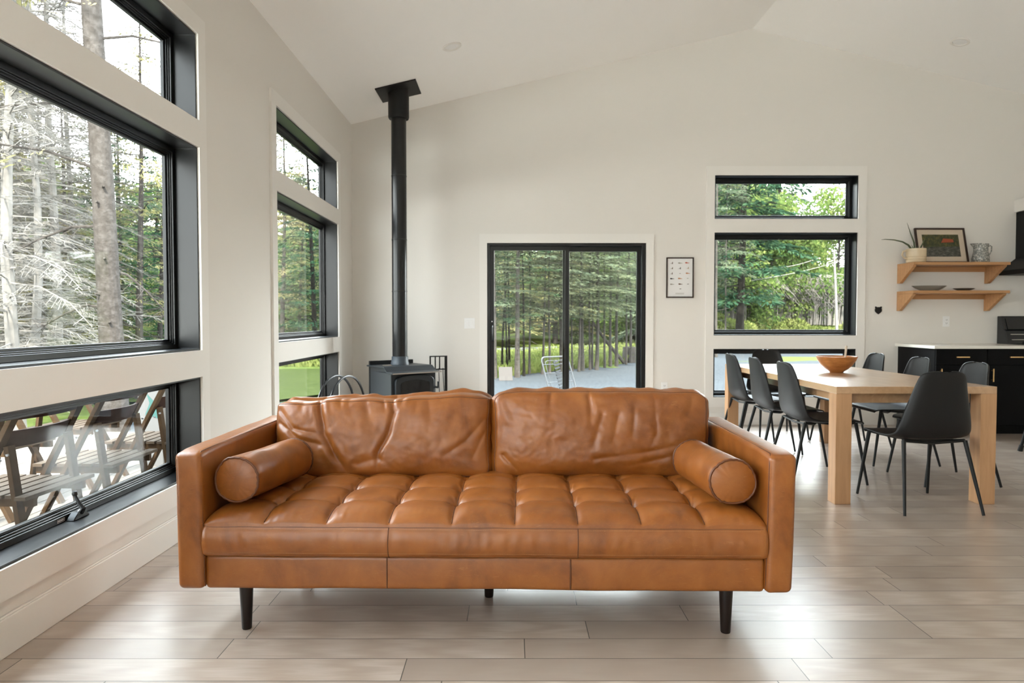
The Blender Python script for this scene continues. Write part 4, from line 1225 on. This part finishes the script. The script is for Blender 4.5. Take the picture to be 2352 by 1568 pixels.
slim = [proto('s', 11, 9.5, .036, 2.7, 1.6, 95, 105, .12, .012, 'bark_brown', 'hemlock', bare=14),
        proto('s', 12, 10.5, .046, 2.9, 1.7, 100, 105, .12, .012, 'bark_brown', 'hemlock', bare=14),
        proto('s', 13, 9.0, .034, 2.3, 1.5, 85, 105, .12, .012, 'bark_dark', 'hemlock_deep', bare=8)]
R_ = random.Random(21)
# (base pixel column expressed as X/Y ratio, distance, variant, size, lean)
row = [(-.0220, 16.6, 1, 1.0), (-.0130, 18.8, 2, 1.0), (-.0080, 19.3, 2, .9), (-.0015, 20.5, 2, 1.1), (.0064, 16.9, 1, 1.35), (.0200, 17.3, 2, .95), (.0280, 18.0, 0, .9),
       (.0440, 17.9, 0, 1.0), (.0545, 18.1, 0, .95), (.0750, 18.6, 1, 1.25), (.0905, 19.0, 0, .8), (.0975, 18.8, 0, 1.0), (.1065, 19.2, 1, 1.1), (.1155, 19.5, 0, .95), (.1200, 19.9, 0, .9), (.1240, 19.4, 1, 1.15),
       (.1380, 20.3, 0, .95), (.1465, 20.8, 1, 1.05), (.1540, 21.0, 1, 1.1), (.1670, 21.9, 0, 1.05), (.1760, 22.6, 1, 1.0), (.1850, 23.2, 0, 1.0)]
for k, (rt, y, v, s) in enumerate(row):
    lab = {4: 'thickest grey hemlock trunk seen through the left pane of the glass door', 9: 'leaning hemlock with a curved trunk just left of the door centre post'}.get(k, 'slender hemlock tree in the row behind the gravel yard, seen through the glass door')
    place_tree(slim[v], 'slender_hemlock_tree', lab, rt * y, y, R_.uniform(0, 6.28), s, 'slender hemlocks behind the gravel yard', sz=s * .62, lean=(R_.uniform(-.01, .01), R_.uniform(-.05, -.005)))
wide = [proto('w', 31, 14.0, .17, 1.0, 3.4, 150, 130, .30, .045, 'bark_dark', 'hemlock'),
        proto('w', 32, 15.0, .18, 2.2, 3.2, 150, 130, .30, .045, 'bark_dark', 'hemlock_deep'),
        proto('w', 33, 11.0, .15, .8, 3.3, 140, 130, .28, .05, 'bark_brown', 'yellow_needle')]
def broad(seed, H, sp_, n, L):
    rg = np.random.default_rng(seed); rr = random.Random(seed); mb = MB()
    mb.tube([(0, 0, 0), (.1, .05, H * .35), (-.05, .1, H * .8)], [.11, .08, .02], 8)
    Q = []
    for k in range(26):
        a = rr.uniform(0, 2 * PI); z = H * rr.uniform(.06, .9); f = math.sin(PI * min(1, (z / H) ** .8)) * sp_
        c = Vector((math.cos(a) * f * rr.uniform(.4, 1), math.sin(a) * f * rr.uniform(.4, 1), z))
        mb.tube([(0, 0, z * .7), tuple(c)], [.03, .006], 5, caps=False)
        m_ = int(n / 26); u = rg.normal(0, 1, (m_, 3)); u /= np.linalg.norm(u, axis=1)[:, None]
        p = np.array(c) + u * (sp_ * .42 * rg.random((m_, 1)) ** .4) * np.array([1, 1, .7])
        d = rg.normal(0, 1, (m_, 3)); d /= np.linalg.norm(d, axis=1)[:, None]; e = np.cross(d, rg.normal(0, 1, (m_, 3))); e /= np.linalg.norm(e, axis=1)[:, None]
        l = L * (.6 + .8 * rg.random((m_, 1)))
        Q.append(np.stack([p, p + d * l * .5 + e * l * .32, p + d * l, p + d * l * .5 - e * l * .32], axis=1))
    t = mb.build('t', 'bark', None, smooth=True, fix=False); me = t.data; bpy.data.objects.remove(t)
    return (me, leaf_mesh('foliage', np.concatenate(Q), 'broadleaf'))
leafy = [broad(41, 8.5, 2.8, 9000, .20), broad(42, 6.5, 2.6, 8000, .17)]
# forest beyond the road and up the slope
n_ = 0
for ring, (d0, cnt) in enumerate(((1.5, 19), (6.5, 19), (13, 17), (22, 17), (33, 15))):
    for k in range(cnt):
        ratio = -.95 + 1.62 * (k + R_.uniform(.15, .85)) / cnt if ring != 0 else -.95 + 1.62 * (k + R_.uniform(.1, .9)) / cnt
        # distance along this bearing where road_d(x,y) = d0 + 5
        y = (30 + (d0 + 5) / .85) / max(.25, 1 - .62 * ratio)
        if ratio < -.36 and ring < 1: continue
        x = ratio * y
        if .30 < ratio < .50 and ring < 1: continue
        pick = R_.random()
        if pick < (.75 if ring < 2 else .36): p, lab, nm = leafy[k % 2], 'fresh green broadleaf tree among the forest beyond the road', 'broadleaf_tree'
        elif pick < .8: p, lab, nm = wide[k % 2], 'dense hemlock tree in the forest beyond the road', 'hemlock_tree'
        else: p, lab, nm = wide[2], 'yellow green conifer in the forest beyond the road', 'conifer_tree'
        s = R_.uniform(.85, 1.15) * (1 if ratio > -.4 else .82)
        if p in leafy and ring > 1: s *= 1.5
        place_tree(p, nm, lab, x, y, R_.uniform(0, 6.28), s, 'forest trees beyond the road', sz=s * (.75 if ratio < .26 else 1.0))
# bigger trees seen through the right-hand window
for x, y, p, s, lab, nm, ln in ((9.9, 29.6, wide[1], 1.05, 'dark thick-trunked hemlock standing alone in the right-hand window view', 'hemlock_tree', .0),
                        (7.9, 26.2, slim[1], 1.15, 'slim hemlock left of the thick-trunked one in the right-hand window view', 'slender_hemlock_tree', 0),
                        (8.9, 28.3, slim[0], 1.1, 'slim grey hemlock touching the thick-trunked one in the right-hand window view', 'slender_hemlock_tree', .02)):
    place_tree(p, nm, lab, x, y, 1.1, s, None, lean=(0, ln))
for k, (x, y, s) in enumerate(((11.6, 37.5, 1.0), (13.4, 38.6, 1.1), (15.2, 39.5, .95), (17.3, 40.6, 1.1), (19.8, 41.5, 1.0))):
    place_tree(leafy[k % 2], 'broadleaf_tree', 'sunlit broadleaf tree on the bank behind the dead brush, right-hand window', x, y, k, s, 'sunlit trees behind the dead brush')
for x, y, s in ((8.0, 34.5, .95), (10.8, 41.5, 1.15), (13.5, 45, 1.15), (16.5, 47, 1.2), (19.5, 50, 1.2)):
    place_tree(wide[int(x) % 2], 'hemlock_tree', 'tall hemlock rising behind the bank in the right-hand window view', x, y, x, s, 'tall hemlocks behind the bank')
# pale dead weeping brush
def brush_mesh(seed):
    rr = random.Random(seed); mb = MB()
    for k in range(70):
        a = rr.uniform(0, 2 * PI); l = rr.uniform(.8, 1.9); b = Vector((rr.uniform(-.5, .5), rr.uniform(-.4, .4), 0))
        d = Vector((math.cos(a) * .5 + .5, math.sin(a) * .5, 0))
        pts = [b, b + Vector((d.x * .1, d.y * .1, l * .6)), b + Vector((d.x * .45 * l, d.y * .45 * l, l * 1.0)), b + Vector((d.x * .85 * l, d.y * .85 * l, l * .95)), b + Vector((d.x * 1.2 * l, d.y * 1.2 * l, l * .6))]
        mb.tube(pts, [.022, .018, .014, .010, .006], 3, caps=False)
    o = mb.build('twigs', 'dead', None, smooth=True, fix=False); me = o.data; bpy.data.objects.remove(o); return me
bms = [brush_mesh(1), brush_mesh(2)]
for k in range(9):
    x = 12.0 + k * .85; y = edge_y(x) + 4.0 - .05 * k
    o = bpy.data.objects.new('dead_weeping_bush', bms[k % 2]); col.objects.link(o); o.location = (x, y, ground_h(x, y) + .9); o.rotation_euler = (0, 0, R_.uniform(-.5, .5)); o.scale = (1, 1, R_.uniform(.8, 1.1))
    o.location.z = ground_h(x, y) - .05; o.scale = (1.5, 1.5, 1.6)
    tag(o, 'pale bare weeping bush in the brush seen through the right-hand window', 'bush', 'pale dead brush on the bank')
# low yellow-green shrubs on the bank
def shrub_mesh(seed):
    rg = np.random.default_rng(seed); n = 2600; u = rg.normal(0, 1, (n, 3)); u /= np.linalg.norm(u, axis=1)[:, None]; u[:, 2] = abs(u[:, 2])
    p = u * np.array([1.2, 1.0, .95]) * (.35 + .65 * rg.random((n, 1)) ** .5)
    d = rg.normal(0, .5, (n, 3)) + np.array([0, 0, .9]); d /= np.linalg.norm(d, axis=1)[:, None]; e = np.cross(d, rg.normal(0, 1, (n, 3))); e /= np.linalg.norm(e, axis=1)[:, None]
    l = .24 * (.6 + .8 * rg.random((n, 1)))
    return leaf_mesh('shrub', np.stack([p, p + d * l * .5 + e * l * .2, p + d * l, p + d * l * .5 - e * l * .2], axis=1), 'reed')
shm = [shrub_mesh(5), shrub_mesh(6)]
for k in range(26):
    x = 7.2 + 14.5 * ((k * .618) % 1) ; y = min(edge_y(x), 36) + .8 + R_.uniform(0, 2.6)
    if x < 10.8: y += 1.5
    o = bpy.data.objects.new('low_shrub', shm[k % 2]); col.objects.link(o); o.location = (x, y, ground_h(x, y) - .05); s = R_.uniform(.7, 1.0); o.scale = (s, s, s * .7); o.rotation_euler = (0, 0, R_.uniform(0, 6))
    tag(o, 'low yellow-green shrub on the bank beyond the driveway', 'bush', 'low shrubs along the driveway')
# meadow grass tufts: nobody could count them
rg = np.random.default_rng(8); n = 26000; gx = rg.uniform(-13, 9.5, n); gy = np.array([max(11.8, edge_y(a)) for a in gx]) + rg.random(n) ** 1.3 * 13 + .1
keep = ~((gx < -2.4) & (gy < 20.5)); gx, gy = gx[keep], gy[keep]; n = len(gx)
dd = (gy - (30.0 + .62 * gx)) * .85
keep = (dd < -.1) | (dd > 4.2); gx, gy = gx[keep], gy[keep]; n = len(gx)
gz = np.array([ground_h(a, b_) for a, b_ in zip(gx, gy)]); p = np.stack([gx, gy, gz], 1)
d = rg.normal(0, .35, (n, 3)); d[:, 2] = 1; e = np.stack([rg.normal(0, 1, n), rg.normal(0, .4, n), np.zeros(n)], 1); e /= np.linalg.norm(e, axis=1)[:, None]
l = (.12 + .22 * rg.random((n, 1)))
q = np.stack([p - e * .03, p + e * .03, p + e * .012 + d * l, p - e * .012 + d * l], 1)
o = bpy.data.objects.new('meadow_grass', leaf_mesh('meadow_grass', q, 'reed')); col.objects.link(o)
tag(o, 'tall meadow grass between the trees behind the gravel yard', 'grass', kind='stuff')

# left side: the big grey trunk, dead-branched spruces, yellow-green conifers
def dead_spruce(seed, H, r, nb, nt, spread, twig=.28):
    rr = random.Random(seed); mb = MB()
    pts = [Vector((.05 * math.sin(k + seed), .05 * math.cos(k * 1.3), H * k / 8)) for k in range(9)]
    mb.tube(pts, [r * (1 - .8 * k / 8) for k in range(9)], 9)
    for k in range(nb):
        z = .5 + (H - .7) * (k + rr.random()) / nb; a = rr.uniform(0, 2 * PI); t = z / H
        ln = spread * (1 - .7 * t) * rr.uniform(.5, 1.1); f = t * 8; i = min(7, int(f)); p = pts[i].lerp(pts[i + 1], f - i)
        d = Vector((math.cos(a), math.sin(a), rr.uniform(-.15, .15))); s = Vector((-d.y, d.x, 0))
        q = [p, p + d * ln * .4 + Vector((0, 0, .03)), p + d * ln * .75 - Vector((0, 0, .05 * ln)), p + d * ln - Vector((0, 0, .18 * ln))]
        mb.tube(q, [.012, .008, .005, .0025], 4, caps=False)
        for j in range(nt):
            u = rr.uniform(.12, 1); fi = u * 3; ii = min(2, int(fi)); b = q[ii].lerp(q[ii + 1], fi - ii)
            sg = rr.choice((-1, 1)); tl = twig * rr.uniform(.4, 1.2) * (1.2 - u * .5)
            e1 = b + (s * sg * rr.uniform(.5, 1) + d * rr.uniform(.2, .8) + Vector((0, 0, rr.uniform(-.55, .15)))) * tl
            mb.tube([b, e1], [.0038, .0018], 3, caps=False)
            if rr.random() < .7: 
                b2 = b.lerp(e1, .55); mb.tube([b2, b2 + (d * rr.uniform(.3, 1) - s * sg * .3 + Vector((0, 0, rr.uniform(-.6, .1)))) * tl * .5], [.0026, .0014], 3, caps=False)
    o = mb.build('t', 'dead', None, smooth=True, fix=False); me = o.data; bpy.data.objects.remove(o); return (me, None)
ds = [dead_spruce(3, 9.5, .085, 200, 36, 2.0), dead_spruce(4, 8.5, .07, 180, 36, 1.8)]
for k, (rt, y, v, s, lab) in enumerate(((-.728, 8.9, 0, 1.0, 'pale dead-branched spruce nearest the left edge of the near window'), (-.695, 10.2, 1, 1.0, 'pale dead-branched spruce, thin trunk, second from the left in the near window'),
                                   (-.668, 11.0, 0, .95, 'pale dead-branched spruce just left of the thick grey trunk'), (-.80, 10.6, 1, 1.1, 'pale dead-branched spruce at the far left edge of the near window'),
 (-.645, 12.6, 1, 1.0, 'distant pale dead-branched spruce partly behind the thick grey trunk'), (-.715, 12.9, 0, 1.0, 'distant pale dead-branched spruce between the nearer dead ones'), (-.76, 12.2, 1, 1.0, 'distant pale dead-branched spruce near the left edge'))):
    place_tree(ds[v], 'dead_spruce_tree', lab, rt * y, y, k * 1.9, s, 'pale dead spruces outside the near window', z=GZ)
def big_trunk():
    rr = random.Random(7); mb = MB(); H = 15
    pts = [Vector((.30 - .30 * (k / 10) ** .8 * 1.6 + .02 * math.sin(k), .0, H * k / 10)) for k in range(11)]
    rs = [.165 if k == 0 else .145 * (1 - .055 * k) for k in range(11)]
    mb.tube(pts, rs, 18)
    def at(z): f = z / H * 10; i = min(9, int(f)); return pts[i].lerp(pts[i + 1], f - i)
    for z, a, ln, up in ((2.65, 2.9, 1.6, -.1), (3.35, 3.4, 2.2, .28), (4.3, -.4, 1.3, -.25), (4.1, 3.2, 1.9, .1), (5.0, .3, 1.6, .05), (5.4, 3.0, 1.8, .2), (2.1, .9, 1.0, -.35), (1.6, 3.3, .9, 0), (5.9, -.2, 1.7, .1), (6.2, 3.5, 2.1, .1), (4.7, 2.6, 1.4, .3), (6.8, .2, 1.5, .1), (7.3, 3.1, 1.5, .1)):
        p = at(z); d = Vector((math.cos(a), math.sin(a) * .5, up)); q = [p + d * ln * t + Vector((0, 0, .06 * math.sin(t * 5) - .2 * t * t)) for t in (0, .3, .6, .85, 1)]
        mb.tube(q, [.022, .016, .011, .007, .003], 6, caps=False)
        for j in range(34):
            t = rr.uniform(.15, 1); i = min(3, int(t * 4)); b = q[i].lerp(q[i + 1], t * 4 - i)
            mb.tube([b, b + Vector((rr.uniform(-.3, .3), rr.uniform(-.25, .25), rr.uniform(-.25, .15)))], [.004, .0018], 3, caps=False)
    for z, a in ((1.0, -1.4), (1.4, -1.1), (1.75, -1.9), (2.2, -1.2), (2.9, -1.5), (3.1, -1.0), (.8, -1.8)):
        p = at(z); mb.tube([p, p + Vector((math.cos(a) * .19, math.sin(a) * .19, .03))], [.022, .014], 6)
    o = mb.build('t', 'bark', None, smooth=True, fix=False); me = o.data; bpy.data.objects.remove(o)
    rg = np.random.default_rng(5); Q = []
    for k in range(26):
        a = rr.uniform(0, 6.28); z = rr.uniform(3.3, 12); p = np.array(at(min(z, 14))); l = rr.uniform(1, 2.4)
        Q.append(sprays(rg, p, p + np.array([math.cos(a) * l, math.sin(a) * l, rr.uniform(-.1, .3)]), 130, .11, .012, droop=.5, t0=.4))
    return (me, leaf_mesh('foliage', np.concatenate(Q), 'yellow_needle'))
bt = big_trunk()
place_tree(bt, 'spruce_tree', 'tall spruce with the thick grey trunk outside the near window', -5.38, 8.75, 0, 1, None, z=GZ)
fine = [proto('f', 51, 10.0, .10, 1.0, 2.3, 120, 170, .13, .014, 'bark', 'yellow_needle', bare=6), proto('f', 52, 10.5, .11, .8, 2.4, 130, 180, .14, .016, 'bark_dark', 'hemlock_deep'),
        proto('f', 53, 8.0, .08, .9, 2.0, 110, 170, .12, .014, 'bark', 'hemlock', bare=5)]
lefts = [(-.60, 13.5, 1, .62, 'dark green conifer behind the thick grey trunk, near window'), (-.74, 11.9, 0, .66, 'thin yellow green conifer between the dead spruces at the left'), (-.655, 12.4, 0, .60, 'thin yellow green conifer just left of the thick grey trunk'), (-.545, 12.2, 0, .72, 'yellow green conifer right of the thick grey trunk, near window'),
         (-.515, 14.8, 2, .80, 'mid green conifer at the right edge of the near window'), (-.68, 14.5, 0, .66, 'yellow green conifer behind the dead spruces'),
         (-.76, 13.8, 1, .62, 'dark green conifer behind the dead spruces at the left'), (-.64, 17, 2, .68, 'mid green conifer far behind the thick trunk'),
         (-.82, 17, 0, .7, 'yellow green conifer far left behind the dead spruces'), (-.565, 18, 1, .72, 'dark green conifer far behind, right of the thick trunk'),
         (-.72, 19, 1, .7, 'dark green conifer in the gap between the dead spruces'), (-.49, 17, 1, .75, 'dark green conifer beside the wall edge of the near window'),
         (-.335, 24.0, 0, .95, 'yellow green conifer in the left half of the far side window'), (-.285, 22.5, 1, .85, 'dark green conifer in the right half of the far side window'),
         (-.31, 27, 2, 1.0, 'mid green conifer behind the pair in the far side window'), (-.26, 26, 1, 1.0, 'dark green conifer at the right edge of the far side window'), (-.37, 28, 2, 1.0, 'mid green conifer left in the far side window')]
for k, (rt, y, v, s, lab) in enumerate(lefts):
    place_tree(fine[v], 'conifer_tree', lab, rt * y, y, k * 1.3, s, None, z=GZ)
place_tree(fine[2], 'conifer_tree', 'tall conifer whose bare lower limbs cross the top of the far side window', -3.9, 11.2, .6, 1.0, None, z=GZ + 2.6) if False else None

# yard things behind the sliding door
m = MB(); m.lathe([(.30, 0), (.27, .1), (.24, .5), (.225, .52), (0, .50)], 18); o = m.build('tree_stump', 'bark_brown', smooth=True, loc=(4.0, 23.0, GZ)); tag(o, 'cut tree stump at the right end of the gravel edge', 'stump')
m = MB(); m.tube([(3.62, 21.9, GZ + .05), (3.0, 21.6, GZ + .75), (2.55, 21.4, GZ + 1.35)], [.06, .05, .04], 8); tag(m.build('fallen_log', 'bark_brown', smooth=True), 'thin fallen trunk leaning between the slender hemlocks', 'log')
M['plywood'] = mat('weathered_plywood', (.035, .031, .029), .8)
m = MB(); m.box(-.16, .16, -.01, .01, 0, .33); o = m.build('plywood_board', 'plywood', loc=(-.13, 16.0, GZ)); o.rotation_euler = (R(-18), 0, R(8)); tag(o, 'pale square board leaning on a trunk at the gravel edge', 'board')
wc = empty('wire_lounge_chair', (.90, 10.0, GZ), R(35), 'light metal wire lounge chair with dark woven back on the gravel', 'chair')
M['wire'] = mat('pale_metal_wire', (.07, .07, .072), .5)
def rr_loop(w_, h, r, f, n=6):
    pts = []
    for cx, cz, a0 in ((w_ - r, h - r, 0), (-w_ + r, h - r, 90), (-w_ + r, r, 180), (w_ - r, r, 270)):
        for k in range(n): a = R(a0 + 90 * k / (n - 1)); pts.append(f(cx + r * math.cos(a), cz + r * math.sin(a)))
    return pts
f_ = lambda a, b_: (a, .22 + .38 * b_, .36 + b_ * .9)
m = MB(); m.tube(rr_loop(.26, .56, .07, f_), .010, 6, closed=True); m.tube(rr_loop(.20, .50, .05, f_), .005, 6, closed=True)
for b_ in (.15, .3, .44): m.tube([f_(-.25, b_), f_(.25, b_)], .005, 6)
m.build('back_frame', 'wire', wc, smooth=True)
m = MB()
for k in range(9): m.bar(f_(-.05, .05 + k * .052), f_(.05, .075 + k * .052), .012, .028, up=(1, 0, 0))
m.build('woven_strip', 'black_matte', wc)
m = MB(); m.tube(rr_loop(.26, .5, .07, lambda a, b_: (a, -.28 + b_, .38 - b_ * .12)), .010, 6, closed=True)
for k in range(7): m.tube([(-.25, -.25 + k * .07, .375 - k * .008), (.25, -.25 + k * .07, .375 - k * .008)], .004, 5)
m.build('seat', 'wire', wc, smooth=True)
for sx in (-1, 1):
    for a, b_ in (((sx * .25, -.22, .37), (sx * .27, -.28, 0)), ((sx * .25, .2, .33), (sx * .27, .32, 0))):
        m = MB(); m.tube([a, b_], .010, 6); m.build('leg', 'wire', wc, smooth=True)
# overhead cables in the right-hand window view
for k, (a, b_) in enumerate((((10.5, 30, 2.9), (18.2, 36, 4.6)), ((11.2, 31, 3.5), (15.5, 34.5, 4.3)))):
    a, b_ = Vector(a), Vector(b_); m = MB(); m.tube([a.lerp(b_, t) - Vector((0, 0, .15 * math.sin(PI * t))) for t in np.linspace(0, 1, 12)], .015, 5)
    tag(m.build('overhead_cable', 'dead', smooth=True), ['longer pale overhead cable crossing the right-hand window view', 'shorter pale overhead cable above the long one'][k], 'cable')
m = MB(); m.tube([(0, 0, 0), (-.1, 0, 2.5), (-.25, 0, 5.2)], [.085, .07, .05], 8); tag(m.build('birch_trunk', 'dead', smooth=True, loc=(17.3, 36.2, ground_h(17.3, 36.2) - .1)), 'slim white birch trunk at the right side of the right-hand window view', 'tree')

# ------------------------------------------------------------------ folding teak chairs on the deck
M['bolt'] = mat('dull_zinc_bolt', (.10, .10, .105), .5)
def deck_chair():
    """chair facing -Y, back at +Y; width along X"""
    e = empty('folding_deck_chair', (0, 0, 0))
    for sx in (-1, 1):
        m = MB(); m.bar((sx * .215, -.225, .0), (sx * .215, .245, .90), .022, .044, up=(1, 0, 0)); bp = m.build('back_post', 'teak', e, bevel=.002)
        m = MB(); m.bar((sx * .19, .235, .0), (sx * .19, .145, .66), .022, .044, up=(1, 0, 0)); m.build('rear_leg', 'teak', e, bevel=.002)
        m = MB()
        for y, z in ((.105, .645), (.13, .60), (.165, .625)): m.tube([(sx * .222, y, z), (sx * .230, y, z)], .0058, 8)
        m.build('bolts', 'bolt', bp)
    m = MB()
    for k in range(7):
        y = -.20 + k * .066; m.box(-.205 if k < 6 else -.235, .205 if k < 6 else .235, y, y + .052, .425, .442)
    m.build('seat_slats', 'teak_y', e, bevel=.002)
    m = MB()
    for sx in (-1, 1): m.box(sx * .165 - .012, sx * .165 + .012, -.2, .24, .385, .4245)
    m.build('seat_rails', 'teak', e)
    for z0, y0 in ((.815, .195), (.685, .125)):
        m = MB(); pts = []
        for i in range(15):
            x = -.205 + .41 * i / 14; c = .045 * (1 - (x / .205) ** 2)
            for (dy, dz) in ((-.009, -.04), (-.009, .04), (.009, .04), (.009, -.04)): pts.append((x, y0 + c + dy + dz * .5, z0 + dz))
        fs = [];
        for i in range(14):
            for q in range(4): fs.append((i * 4 + q, i * 4 + (q + 1) % 4, (i + 1) * 4 + (q + 1) % 4, (i + 1) * 4 + q))
        fs += [(0, 1, 2, 3), (56, 57, 58, 59)]; m.add(pts, fs)
        if z0 > .7 or True: m.build('back_slat', 'teak_dark', e, smooth=True, bevel=.002)
    m = MB(); m.box(-.18, .18, .195, .22, .14, .17); m.build('stretcher', 'teak', e)
    return e
dc = deck_chair()
DZ = -.045
dchairs = [(-2.36, 2.53, -89, 'wooden folding chair nearest to the camera, its back against the window'), (-2.36, 3.20, -92, 'wooden folding chair in the lower near window, second from the left'),
           (-2.38, 3.86, -90, 'wooden folding chair in the middle of the lower near window'), (-2.40, 4.54, -89, 'wooden folding chair at the right end of the lower near window'),
           (-3.25, 3.55, 92, 'wooden folding chair facing the house, near end of the far row'), (-3.22, 4.30, 88, 'wooden folding chair facing the house, middle of the far row'), (-3.24, 5.1, 90, 'wooden folding chair facing the house, far end of the far row')]
for i, (x, y, rz, lab) in enumerate(dchairs):
    c = dc if i == 0 else copy_tree(dc)
    c.location = (x, y, DZ); c.rotation_euler = (0, 0, R(rz)); tag(c, lab, 'chair', 'wooden folding chairs on the deck')
M['teal'] = mat('teal_print', (.004, .045, .04), .6)
M['panel'] = mat('off_white_panel', (.06, .06, .06), .6)
bx = empty('printed_white_panel', (-3.02, 5.72, DZ), R(-28), 'white panel with a teal leaf-like mark standing on the deck', 'panel')
m = MB(); m.box(-.16, .16, -.02, .02, 0, .66); m.build('panel_board', 'panel', bx, bevel=.003)
m = MB(); m.prism([(-.06, .42), (.10, .40), (.13, .50), (.02, .56), (-.04, .60), (.0, .52)], -.0225, -.0202, 'y'); m.build('printed_mark', 'teal', bx)
